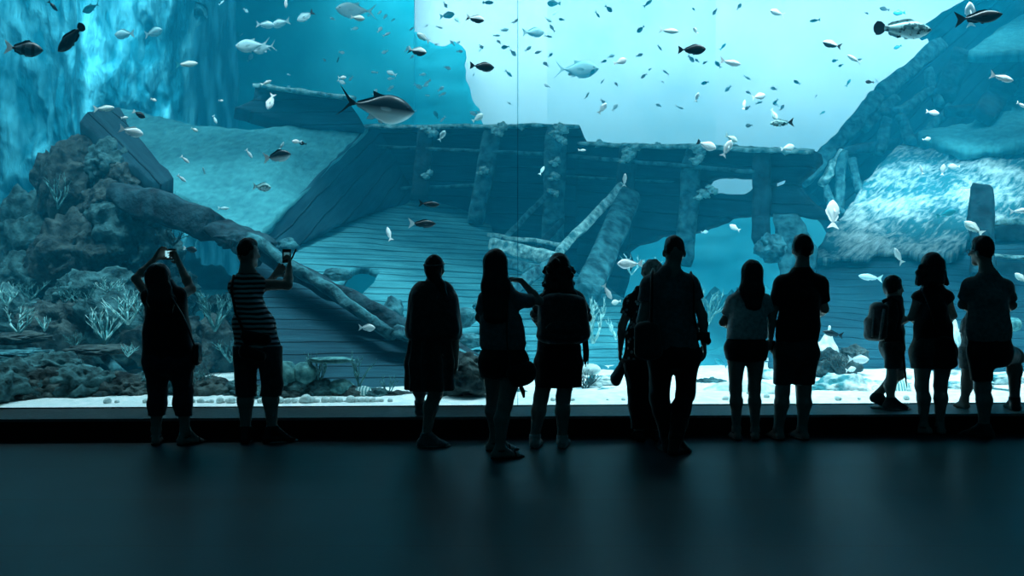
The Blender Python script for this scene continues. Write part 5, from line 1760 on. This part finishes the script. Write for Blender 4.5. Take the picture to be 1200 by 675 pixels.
for i, (x, y, r) in enumerate(PB):
    Y = max(F * (EYE - 0.26) / (y - HOR), 9.86 + 0.0415 * (x - 600) / F * 9.8)
    z = 0.192 + 0.045 * min(1, (Y - 0.0415 * (x - 600) / F * Y - 9.69) / 0.5) + r * Y / F * 0.5
    o = bpy.data.objects.new('pebble', me_p[i % 5])
    COL.objects.link(o)
    o.location = ((x - 600) / F * Y, Y, z)
    o.scale = [r * Y / F] * 3
    o.rotation_euler = (rnd.uniform(-.3, .3), rnd.uniform(-.3, .3), rnd.uniform(0, 6))
    tag(o, 'small pale pebble lying on the sand close to the glass', 'pebble', 'pale pebbles along the foot of the glass')

# ---------------------------------------------------------------- fish
def fish_mat(name, back, belly, split=0.0, soft=0.06, rough=0.35, spots=None, bars=False):
    m, nt, b = nodes_of(name)
    tc = nt.nodes.new('ShaderNodeTexCoord')
    sp = nt.nodes.new('ShaderNodeSeparateXYZ')
    nt.links.new(tc.outputs['Object'], sp.inputs[0])
    mr = nt.nodes.new('ShaderNodeMapRange')
    mr.inputs['From Min'].default_value = split - soft
    mr.inputs['From Max'].default_value = split + soft
    nt.links.new(sp.outputs['Z'], mr.inputs['Value'])
    mx = nt.nodes.new('ShaderNodeMix'); mx.data_type = 'RGBA'
    nt.links.new(mr.outputs['Result'], mx.inputs[0])
    mx.inputs[6].default_value = (*belly, 1); mx.inputs[7].default_value = (*back, 1)
    col = mx.outputs[2]
    if spots:
        nz = nt.nodes.new('ShaderNodeTexNoise'); nz.inputs['Scale'].default_value = 9; nz.inputs['Detail'].default_value = 3
        nt.links.new(tc.outputs['Object'], nz.inputs['Vector'])
        rp = ramp(nt, nz.outputs['Fac'], [(0.5, (0, 0, 0)), (0.58, (1, 1, 1))])
        m2 = nt.nodes.new('ShaderNodeMix'); m2.data_type = 'RGBA'
        nt.links.new(rp, m2.inputs[0]); nt.links.new(col, m2.inputs[6]); m2.inputs[7].default_value = (*spots, 1)
        col = m2.outputs[2]
    if bars:
        pp = nt.nodes.new('ShaderNodeMath'); pp.operation = 'PINGPONG'; pp.inputs[1].default_value = 0.13
        nt.links.new(sp.outputs['X'], pp.inputs[0])
        lt = nt.nodes.new('ShaderNodeMath'); lt.operation = 'LESS_THAN'; lt.inputs[1].default_value = 0.045
        nt.links.new(pp.outputs[0], lt.inputs[0])
        m2 = nt.nodes.new('ShaderNodeMix'); m2.data_type = 'RGBA'
        nt.links.new(lt.outputs[0], m2.inputs[0]); nt.links.new(col, m2.inputs[6]); m2.inputs[7].default_value = (0.003, 0.004, 0.005, 1)
        col = m2.outputs[2]
    nt.links.new(col, b.inputs['Base Color'])
    b.inputs['Roughness'].default_value = rough
    b.inputs['Specular IOR Level'].default_value = 0.4
    return m


FM = {'white': fish_mat('white_fish', (0.95, 0.98, 0.97), (0.9, 0.95, 0.95)),
      'cream': fish_mat('cream_fish', (0.85, 0.95, 0.90), (0.55, 0.75, 0.72), -0.05),
      'silver': fish_mat('silver_fish', (0.45, 0.80, 0.84), (0.75, 0.95, 0.96), 0.0, 0.15),
      'two': fish_mat('two_tone_fish', (0.9, 0.98, 0.95), (0.02, 0.05, 0.06), 0.0, 0.03),
      'dark': fish_mat('dark_fish', (0.008, 0.012, 0.015), (0.02, 0.035, 0.04), -0.05),
      'black': fish_mat('black_fish', (0.003, 0.004, 0.005), (0.005, 0.008, 0.01), 0.0),
      'counter': fish_mat('dark_backed_fish', (0.006, 0.025, 0.035), (0.95, 1.0, 1.0), -0.045, 0.05, 0.3),
      'barred': fish_mat('barred_dark_fish', (0.03, 0.05, 0.06), (0.03, 0.08, 0.10), 0.0, bars=True),
      'spotted': fish_mat('mottled_fish', (0.25, 0.48, 0.48), (0.65, 0.85, 0.85), -0.04, 0.04, spots=(0.02, 0.08, 0.09)),
      'teal': fish_mat('teal_fish', (0.01, 0.28, 0.36), (0.03, 0.40, 0.48), 0.0),
      'palefin': fish_mat('pale_fin', (0.85, 0.95, 0.95), (0.85, 0.95, 0.95)),
      'fishEye': fish_mat('fish_eye', (0.003, 0.003, 0.003), (0.003, 0.003, 0.003), rough=0.1)}

#        half height, thickness, peduncle, tail, nose bluntness, dorsal, anal, pointed rear fins
KIND = {'bream': (0.205, 0.075, 0.032, 'fork', 0.62, 0.07, 0.06, 0),
        'slim': (0.140, 0.060, 0.026, 'fork', 0.60, 0.045, 0.04, 0),
        'trevally': (0.195, 0.070, 0.014, 'deepfork', 0.60, 0.10, 0.10, 1),
        'grouper': (0.165, 0.085, 0.050, 'round', 0.66, 0.055, 0.05, 0),
        'surgeon': (0.190, 0.060, 0.024, 'trunc', 0.70, 0.04, 0.04, 0),
        'disc': (0.235, 0.055, 0.030, 'trunc', 0.65, 0.05, 0.05, 0)}


def fin_mesh(mb, poly, th=0.010, y=0.0):
    n = len(poly)
    vs = [(x, y - th / 2, z) for x, z in poly] + [(x, y + th / 2, z) for x, z in poly]
    mb.add(vs, [tuple(range(n)), tuple(range(2 * n - 1, n - 1, -1))] + [(i, i + n, (i + 1) % n + n, (i + 1) % n) for i in range(n)])


def fish_parts(kind):
    hh, tk, pd, tail, blunt, dh, ah, pointed = KIND[kind]
    ns, ring = 20, 12
    bx0, bx1 = 0.5, -0.30
    if tail == 'round' or tail == 'trunc':
        bx1 = -0.33
    prof = []
    for i in range(ns + 1):
        s = i / ns
        sm = 0.62 - blunt * 0.35
        if s < sm:
            h = hh * (1 - ((sm - s) / sm) ** 1.9) ** 0.80
        else:
            h = pd + (hh - pd) * (0.5 + 0.5 * math.cos(math.pi * (s - sm) / (1 - sm))) ** 0.9
        h = max(h, 0.006)
        prof.append((bx0 + (bx1 - bx0) * s, h, max(tk * (math.sin(math.pi * min(s * 0.94 + 0.02, 1) ** 0.55) ** 0.7), 0.006)))
    vs, fs = [], []
    for x, h, w in prof:
        for k in range(ring):
            a = 2 * math.pi * k / ring
            zc = -0.012 * math.sin(math.pi * (0.5 - x) / 0.8)
            vs.append((x, w * math.sin(a), zc + h * math.cos(a)))
    for i in range(ns):
        for k in range(ring):
            fs.append((i * ring + k, (i + 1) * ring + k, (i + 1) * ring + (k + 1) % ring, i * ring + (k + 1) % ring))
    fs.append(tuple(range(ring)))
    fs.append(tuple(ns * ring + k for k in range(ring - 1, -1, -1)))
    body = MB().add(vs, fs)
    T = MB()
    t = {'fork': [(-0.29, pd * 0.9), (-0.38, pd + 0.05), (-0.50, pd + 0.12), (-0.455, pd + 0.03), (-0.43, 0), (-0.455, -pd - 0.03), (-0.50, -pd - 0.11), (-0.38, -pd - 0.05), (-0.29, -pd * 0.9)],
         'deepfork': [(-0.28, pd), (-0.36, 0.06), (-0.44, 0.15), (-0.50, 0.215), (-0.435, 0.11), (-0.365, 0.0), (-0.435, -0.11), (-0.515, -0.20), (-0.44, -0.14), (-0.36, -0.055), (-0.28, -pd)],
         'round': [(-0.32, pd), (-0.38, pd + 0.04), (-0.45, pd + 0.045), (-0.495, 0.045), (-0.505, 0), (-0.495, -0.045), (-0.45, -pd - 0.045), (-0.38, -pd - 0.04), (-0.32, -pd)],
         'trunc': [(-0.32, pd), (-0.40, pd + 0.05), (-0.49, pd + 0.09), (-0.47, 0.0), (-0.49, -pd - 0.09), (-0.40, -pd - 0.05), (-0.32, -pd)]}[tail]
    kk = 1.0 if tail == 'deepfork' else 1.35
    t = [(-0.30 + (x + 0.30) * 1.08, z * kk) for x, z in t]
    fin_mesh(T, t, 0.014)
    D, A = MB(), MB()
    hz = lambda x: float(np.interp(-x, [-q[0] for q in prof], [q[1] for q in prof])) - 0.012 * math.sin(math.pi * (0.5 - x) / 0.8)
    if pointed:
        d = [(0.10, hz(0.10) - 0.01), (0.02, hz(0.02) + 0.03), (-0.08, hz(-0.06) + dh), (-0.06, hz(-0.06) + 0.02), (-0.26, hz(-0.26) + 0.02), (-0.27, hz(-0.27) - 0.01), (-0.1, hz(-0.1) - 0.02)]
        a_ = [(0.0, -hz(0.0) + 0.0), (-0.04, -hz(-0.04) - 0.06), (-0.12, -hz(-0.1) - dh), (-0.09, -hz(-0.09) - 0.02), (-0.26, -hz(-0.26) - 0.02), (-0.27, -hz(-0.27) + 0.01), (-0.1, -hz(-0.1) + 0.02)]
    else:
        xs_ = [0.20, 0.12, 0.02, -0.10, -0.20, -0.27]
        d = [(x, hz(x) + dh * e) for x, e in zip(xs_, (0.1, 0.8, 1.0, 0.9, 1.0, 0.5))] + [(-0.26, hz(-0.26) - 0.01), (0.0, hz(0) - 0.03), (0.18, hz(0.18) - 0.02)]
        xs_ = [-0.02, -0.08, -0.16, -0.24]
        a_ = [(x, -hz(x) - 0.02 - ah * e) for x, e in zip(xs_, (0.2, 1.0, 0.9, 0.8))] + [(-0.26, -hz(-0.26) + 0.01), (-0.1, -hz(-0.1) + 0.02), (0.0, -hz(0.0) + 0.01)]
    fin_mesh(D, d, 0.010)
    fin_mesh(A, a_, 0.010)
    Pc = []
    for s in (-1, 1):
        q = MB()
        y0 = tk * 0.92 * s
        vs = [(0.20, y0, -0.02), (0.14, y0 + 0.03 * s, 0.01), (0.03, y0 + 0.07 * s, -0.01), (0.05, y0 + 0.06 * s, -0.05), (0.16, y0 + 0.01 * s, -0.05)]
        q.add(vs + [(x, y + 0.008, z) for x, y, z in vs], [(0, 1, 2, 3, 4), (9, 8, 7, 6, 5)] + [(i, i + 5, (i + 1) % 5 + 5, (i + 1) % 5) for i in range(5)])
        Pc.append(q)
    pv = MB()
    fin_mesh(pv, [(0.14, -hz(0.14) + 0.02), (0.08, -hz(0.08) - 0.05), (0.03, -hz(0.03) - 0.045), (0.05, -hz(0.05) + 0.01)], 0.012)
    E = MB()
    ew = float(np.interp(-0.40, [-q[0] for q in prof], [q[2] for q in prof]))
    for s in (-1, 1):
        E.ball((0.40, ew * 0.80 * s, 0.025), 0.017, 8, 6)
    return body, T, D, A, Pc, pv, E


_fm = {}


def fish_meshes(kind, mat, tailmat):
    key = (kind, mat, tailmat)
    if key not in _fm:
        b_, T, D, A, Pc, pv, E = fish_parts(kind)
        out = []
        for nm, g, mt in [('body', b_, mat), ('tail_fin', T, tailmat), ('dorsal_fin', D, mat), ('anal_fin', A, mat), ('pectoral_fin', Pc[0], mat), ('pectoral_fin', Pc[1], mat), ('pelvic_fin', pv, mat), ('eyes', E, 'fishEye')]:
            me = mesh_from(g.v, g.f, nm == 'body' or nm == 'eyes')
            me.materials.append(FM[mt])
            out.append((nm, me))
        j = MB()
        for g in (b_, T, D, A, pv):
            j.add(g.v, g.f)
        jm = mesh_from(j.v, j.f, True)
        jm.materials.append(FM[mat])
        _fm[key] = (out, jm)
    return _fm[key]


_fr = random.Random(5)


def fish(px, py, ln, ang, kind, mat, Y, label, tailmat=None, yaw=None, group=None, deep=1.0):
    parts, joined = fish_meshes(kind, mat, tailmat or mat)
    a = math.radians(ang)
    yw = math.radians(yaw if yaw is not None else _fr.uniform(-22, 22))
    fwd = Vector((math.cos(a) * math.cos(yw), math.sin(yw), math.sin(a) * math.cos(yw))).normalized()
    upg = Vector((-math.sin(a), 0, math.cos(a)))
    if upg.z < 0:
        upg = -upg
    lat = upg.cross(fwd).normalized()
    up = fwd.cross(lat).normalized()
    R = Matrix((fwd, lat, up)).transposed().to_4x4()
    L = ln * Y / F / max(0.5, math.cos(yw))
    Mx = Matrix.Translation(Vector([float(v) for v in P(px, py, Y)])) @ R @ Matrix.Diagonal((L, L, L * deep, 1))
    big = ln >= 15
    o = bpy.data.objects.new('fish', parts[0][1] if big else joined)
    COL.objects.link(o)
    o.matrix_world = Mx
    tag(o, label, 'fish', group)
    if big:
        for nm, me in parts[1:]:
            c = bpy.data.objects.new(nm, me)
            COL.objects.link(c)
            c.parent = o
    return o


FISH = [
    (28, 57, 43, -4, 'bream', 'barred', 10.8, 'dark barred fish with pale tail at the far left top', 'palefin'),
    (83, 45, 44, 222, 'grouper', 'black', 10.8, 'black round-tailed fish diving to the left at top left', None),
    (107, 9, 24, 200, 'trevally', 'teal', 14.5, 'teal fork-tailed fish cut by the upper edge over the pale rock column', None),
    (62, 7, 14, -50, 'slim', 'dark', 12, 'little dark fish with pale tail above the black diving fish', None),
    (219, 75, 25, 6, 'slim', 'cream', 12.5, 'slender drab fish before the right side of the streaked rock face', 'teal'),
    (146, 40, 26, 180, 'bream', 'silver', 18, 'ghostly silver fish, left one of a pair before the rock face', None),
    (180, 38, 24, 10, 'bream', 'silver', 18, 'ghostly silver fish, right one of a pair before the rock face', None),
    (296, 53, 40, 184, 'trevally', 'silver', 13, 'large pale fork-tailed fish heading left over the cabin wall', None),
    (309, 56, 30, 186, 'trevally', 'silver', 13.8, 'pale fork-tailed fish just behind the large pale one heading left', None),
    (311, 29, 21, -2, 'bream', 'silver', 15, 'pale oval fish nose to nose with another at the top left of centre', None),
    (329, 27, 23, 190, 'bream', 'silver', 15.2, 'pale fish with narrow tail facing the pale oval fish', None),
    (358, 19, 22, 215, 'bream', 'silver', 13.5, 'small pale fish with dark patch tilted down to the left', 'dark'),
    (335, 3, 13, 270, 'slim', 'white', 12, 'white fish pointing straight down at the upper edge', None),
    (417, 12, 46, 178, 'trevally', 'silver', 14.5, 'big translucent-looking silver fish heading left at the upper edge', None),
    (419, 21, 17, -8, 'bream', 'cream', 11.8, 'small cream fish under the big silver fish at the upper edge', None),
    (396, 70, 7, 250, 'grouper', 'teal', 17, 'small teal fish hanging upright above the big dark-backed trevally', None),
    (489, 60, 23, -14, 'bream', 'two', 11.2, 'fish with white back and dark belly left of the bright water', None),
    (496, 44, 17, 148, 'bream', 'cream', 12, 'cream fish just above the white-backed fish', None),
    (557, 22, 22, -12, 'bream', 'two', 11.2, 'white-backed fish with dark belly in the bright water near the upper edge', None),
    (565, 78, 28, -2, 'surgeon', 'dark', 11, 'dark oval fish in mid water above the bulwark', None),
    (459, 86, 13, 155, 'bream', 'silver', 14, 'small pale fish above the tail end of the dark-backed trevally nose', None),
    (401, 91, 10, 0, 'bream', 'cream', 13, 'tiny cream fish just above the tail of the big trevally', None),
    (442, 125, 86, -7, 'trevally', 'counter', 10.8, 'largest fish, dark-backed trevally with white belly heading right', 'dark'),
    (811, 58, 31, -2, 'surgeon', 'black', 10.8, 'solid black oval fish in the bright open water', None),
    (727, 72, 16, 20, 'disc', 'white', 11.5, 'white rounded fish in the bright water left of the black fish', None),
    (784, 36, 22, -10, 'slim', 'cream', 11.6, 'slender cream fish above the black oval fish', None),
    (815, 36, 9, 130, 'bream', 'white', 12, 'tiny white fish right of the slender cream fish', None),
    (856, 73, 26, -8, 'slim', 'white', 11.4, 'slender white fish right of the black oval fish', None),
    (706, 127, 15, 52, 'bream', 'white', 12, 'small white fish slanting upward left of the right bulwark', None),
    (817, 114, 11, 75, 'bream', 'white', 12, 'tiny upright white fish above the right bulwark', None),
    (889, 113, 18, 14, 'bream', 'white', 12, 'white fish heading right in the bright water above the bulwark', None),
    (872, 123, 13, 78, 'slim', 'white', 12.4, 'thin white fish pointing up left of the white fish heading right', None),
    (828, 170, 23, -22, 'disc', 'white', 11.4, 'white fish with dark tail crossing the top edge of the right bulwark', 'dark'),
    (857, 162, 17, -25, 'bream', 'cream', 12, 'cream fish just above the top edge of the right bulwark', None),
    (852, 174, 22, 62, 'bream', 'white', 11.2, 'white fish rising tail down across the bulwark edge', None),
    (923, 173, 17, 12, 'disc', 'white', 12, 'dome-shaped white fish at the right end of the bulwark', None),
    (911, 15, 18, 165, 'bream', 'white', 12, 'white fish heading left near the top right of the bright water', None),
    (955, 24, 12, 184, 'slim', 'teal', 20, 'faint teal fish in the bright water left of the mottled grouper', None),
    (1054, 15, 14, 182, 'bream', 'teal', 18, 'faint teal fish just above the mottled grouper', None),
    (1052, 55, 9, 200, 'bream', 'teal', 19, 'faint teal fish just below the mottled grouper', None),
    (975, 52, 21, 160, 'bream', 'two', 11.6, 'pale fish with dark tail heading left in the bright water', 'dark'),
    (1001, 69, 19, 155, 'slim', 'cream', 12, 'cream fish with pale tail below the pale fish with dark tail', None),
    (1058, 34, 64, -4, 'grouper', 'spotted', 10.8, 'mottled grouper with dark tail heading right at the top', 'dark'),
    (1147, 20, 50, 4, 'slim', 'black', 10.7, 'long black fish at the top right before the hazy hull', None),
    (1137, 17, 28, 100, 'bream', 'white', 11.6, 'white fish standing upright behind the long black fish', None),
    (1019, 96, 11, 180, 'surgeon', 'dark', 12, 'small dark fish beside the slope of the hazy hull', None),
    (994, 97, 10, 60, 'slim', 'teal', 18, 'small teal fish left of the small dark fish', None),
    (1174, 91, 29, -14, 'slim', 'white', 11, 'white fish with shaded belly at the right side before the hazy hull', None),
    (1093, 132, 14, -14, 'bream', 'white', 12, 'small white fish before the open frames of the hazy hull', None),
    (1197, 123, 13, -25, 'slim', 'white', 11.5, 'white fish cut by the right edge, the higher of two', None),
    (916, 144, 29, 184, 'slim', 'spotted', 11.4, 'mottled slender fish above the right end of the bulwark', 'dark'),
    (907, 134, 15, -65, 'bream', 'cream', 12, 'cream fish tail up touching the mottled slender fish', None),
    (964, 132, 8, 30, 'slim', 'teal', 18, 'tiny teal fish left of the spire of the hazy hull', None),
    (1086, 163, 10, 10, 'disc', 'cream', 13, 'small round cream fish on the upper edge of the bright slope', None),
    (1080, 199, 12, 110, 'slim', 'white', 13, 'white sliver of a fish, left of three over the bright slope', None),
    (1105, 199, 14, 82, 'bream', 'white', 13, 'white fish with tail down, middle of three over the bright slope', None),
    (1118, 195, 13, 178, 'disc', 'white', 13, 'white round fish, right of three over the bright slope', None),
    (1109, 250, 21, 18, 'surgeon', 'teal', 12, 'drab dark fish resting over the bright slope left of the post', None),
    (976, 251, 34, 84, 'bream', 'white', 11.2, 'large white fish standing head up left of the bright slope', None),
    (1053, 300, 22, 125, 'slim', 'white', 11.2, 'slender white fish rising to the left over the walking boy', None),
    (1141, 267, 25, 143, 'bream', 'cream', 11.2, 'pale outlined fish before the dark post', None),
    (1020, 325, 26, 172, 'slim', 'silver', 12.5, 'silver fish with bright head left of the head of the walking boy', None),
    (1195, 247, 20, 5, 'slim', 'white', 11.4, 'white fish at the right edge beside the dark post', None),
    (1197, 326, 18, 140, 'bream', 'cream', 11.2, 'cream fish cut by the right edge beside the man with glasses', None),
    (738, 309, 30, 180, 'surgeon', 'white', 11, 'plump white fish heading left beside the tall man in trousers', None),
    (712, 342, 20, -60, 'slim', 'white', 11, 'slim white fish diving left of the grey-haired person', None),
    (722, 354, 12, 190, 'disc', 'cream', 11.6, 'round cream fish at the nose of the slim diving fish', None),
    (732, 211, 15, 88, 'slim', 'white', 11.6, 'white fish standing upright on the slanting pale timber end', None),
    (682, 176, 9, 0, 'slim', 'cream', 13, 'tiny cream fish at the step in the bulwark top', None),
    (635, 200, 12, 62, 'slim', 'silver', 13, 'thin silver fish left of the encrusted rib', None),
    (518, 159, 14, 58, 'bream', 'silver', 12, 'pale fish slanting up against the left part of the bulwark', None),
    (503, 239, 24, -3, 'slim', 'dark', 11.2, 'dark fish over the planked deck, upper of two', None),
    (495, 262, 31, 0, 'slim', 'dark', 11, 'dark fish with white tail over the planked deck, lower of two', 'palefin'),
    (456, 274, 17, 108, 'slim', 'white', 12, 'curved white fish over the planked deck', None),
    (325, 183, 33, 8, 'bream', 'counter', 11, 'dark-backed fish with pale tail over the sloping silted deck', 'palefin'),
    (330, 171, 11, 60, 'slim', 'silver', 12, 'thin silver fish just above the dark-backed fish', None),
    (348, 166, 12, 175, 'bream', 'white', 12, 'small white fish with a black companion near the deck edge', None),
    (355, 168, 9, 170, 'disc', 'black', 12.2, 'tiny black fish behind the small white one near the deck edge', None),
    (307, 219, 23, -5, 'bream', 'spotted', 12, 'spotted pale fish over the lit part of the sloping deck', None),
    (292, 180, 12, -55, 'slim', 'white', 12.5, 'thin white fish left of the dark-backed fish over the deck', None),
    (217, 187, 12, -40, 'slim', 'white', 12.5, 'thin white fish over the deck right of the prow, upper of two', None),
    (213, 209, 12, -40, 'slim', 'white', 12.5, 'thin white fish over the deck right of the prow, lower of two', None),
    (239, 200, 8, 100, 'slim', 'silver', 13, 'faint upright fish between the thin white ones and the deck middle', None),
    (262, 244, 12, 0, 'slim', 'silver', 12.5, 'pale fish low over the foot of the sloping deck', None),
    (317, 119, 20, 255, 'bream', 'white', 12, 'white fish seen head down before the dark cabin wall', None),
    (312, 97, 14, 20, 'slim', 'cream', 12.5, 'cream fish resting on the top rail of the cabin wall', None),
    (122, 127, 24, 5, 'slim', 'cream', 12, 'cream fish resting on top of the dark prow', None),
    (154, 154, 26, -14, 'bream', 'white', 11.4, 'white fish before the dark prow', None),
    (163, 134, 17, -28, 'surgeon', 'black', 11.6, 'black fish with white tail at the root of the prow', 'palefin'),
    (146, 138, 8, 10, 'bream', 'cream', 12, 'tiny cream fish on the dark prow left of the black fish', None),
    (228, 152, 9, -25, 'bream', 'cream', 12, 'tiny cream fish at the top edge of the sloping deck', None),
    (180, 117, 8, -20, 'bream', 'cream', 12, 'tiny cream fish before the lower streaked rock face', None),
    (259, 118, 6, 0, 'bream', 'cream', 13, 'tiny pale fish in the dark gap right of the rock face', None),
    (252, 140, 11, -62, 'slim', 'silver', 12, 'thin pale fish diving in the gap left of the cabin wall', None),
    (223, 292, 18, -10, 'surgeon', 'dark', 11.6, 'dark fish with white tail right of the raised camera', 'palefin'),
    (430, 384, 20, 0, 'bream', 'white', 10.9, 'bright white fish in the shade under the long keel timber', None),
    (861, 267, 14, 150, 'bream', 'white', 13, 'white fish in the gap under the bulwark', None),
    (826, 272, 9, 10, 'bream', 'silver', 15, 'faint pale fish in the gap under the bulwark', None),
    (560, 138, 15, 30, 'disc', 'cream', 13, 'small puffy cream fish above the left bulwark', None),
    (1006, 421, 22, 0, 'bream', 'white', 11.4, 'pale fish over the dark rock left of the walking boy', None),
    (997, 433, 14, 10, 'bream', 'white', 11.3, 'small white fish below the pale fish over the dark rock', None),
    (976, 391, 24, 168, 'slim', 'dark', 11.3, 'dark narrow fish before the pointed white rock', None),
    (1116, 437, 14, 0, 'bream', 'white', 11.2, 'white fish low over the sand right of the woman beside the boy', None),
    (845, 425, 18, 150, 'slim', 'teal', 11.8, 'teal fish low over the sand left of the young woman', None),
    (128, 467, 9, 0, 'disc', 'white', 10.4, 'small white fish low over the sand strip at left', None),
    (649, 4, 16, 175, 'disc', 'teal', 14, 'teal disc-shaped fish at the upper edge right of the glass joint', None),
    (572, 3, 13, 0, 'grouper', 'teal', 15, 'teal fish cut by the upper edge left of the glass joint', None),
    (759, 4, 13, 40, 'slim', 'teal', 15, 'teal fish slanting up at the upper edge above the black oval fish', None),
    (676, 81, 50, -3, 'trevally', 'silver', 29.5, 'large faint fish deep in the bright water right of the glass joint', None),
    (625, 38, 26, 5, 'bream', 'silver', 29, 'faint pale fish deep in the bright water near the glass joint', None),
    (524, 18, 18, 5, 'bream', 'teal', 22, 'faint teal fish deep behind the left edge of the bright water', None),
    (688, 112, 9, 60, 'slim', 'silver', 18, 'thin silver fish left of the small white slanting fish', None),
]
for f_ in FISH:
    if f_[2] > 0:
        px, py, ln, ang, kd, mt, Y, lab, tm = f_
        fish(px, py, ln, ang, kd, mt, Y, lab, tm)

rnd = random.Random(21)
for k in range(120):
    if k < 80:
        x, y = rnd.uniform(430, 860), rnd.uniform(0, 140)
    elif k < 100:
        x, y = rnd.uniform(250, 480), rnd.uniform(0, 110)
    else:
        x, y = rnd.uniform(860, 1040), rnd.uniform(0, 150)
    Y = rnd.uniform(23, 30) if x > 480 else rnd.uniform(18, 27)
    mt = rnd.choice(('silver', 'silver', 'white', 'white', 'white', 'teal')) if x > 490 else rnd.choice(('silver', 'white', 'silver'))
    fish(x, y, rnd.uniform(4, 11), rnd.choice((0, 180)) + rnd.uniform(-60, 60), rnd.choice(('bream', 'slim', 'bream', 'disc')), mt, Y,
         'tiny hazy fish drifting far back in the upper water', group='tiny distant fish in the upper water')
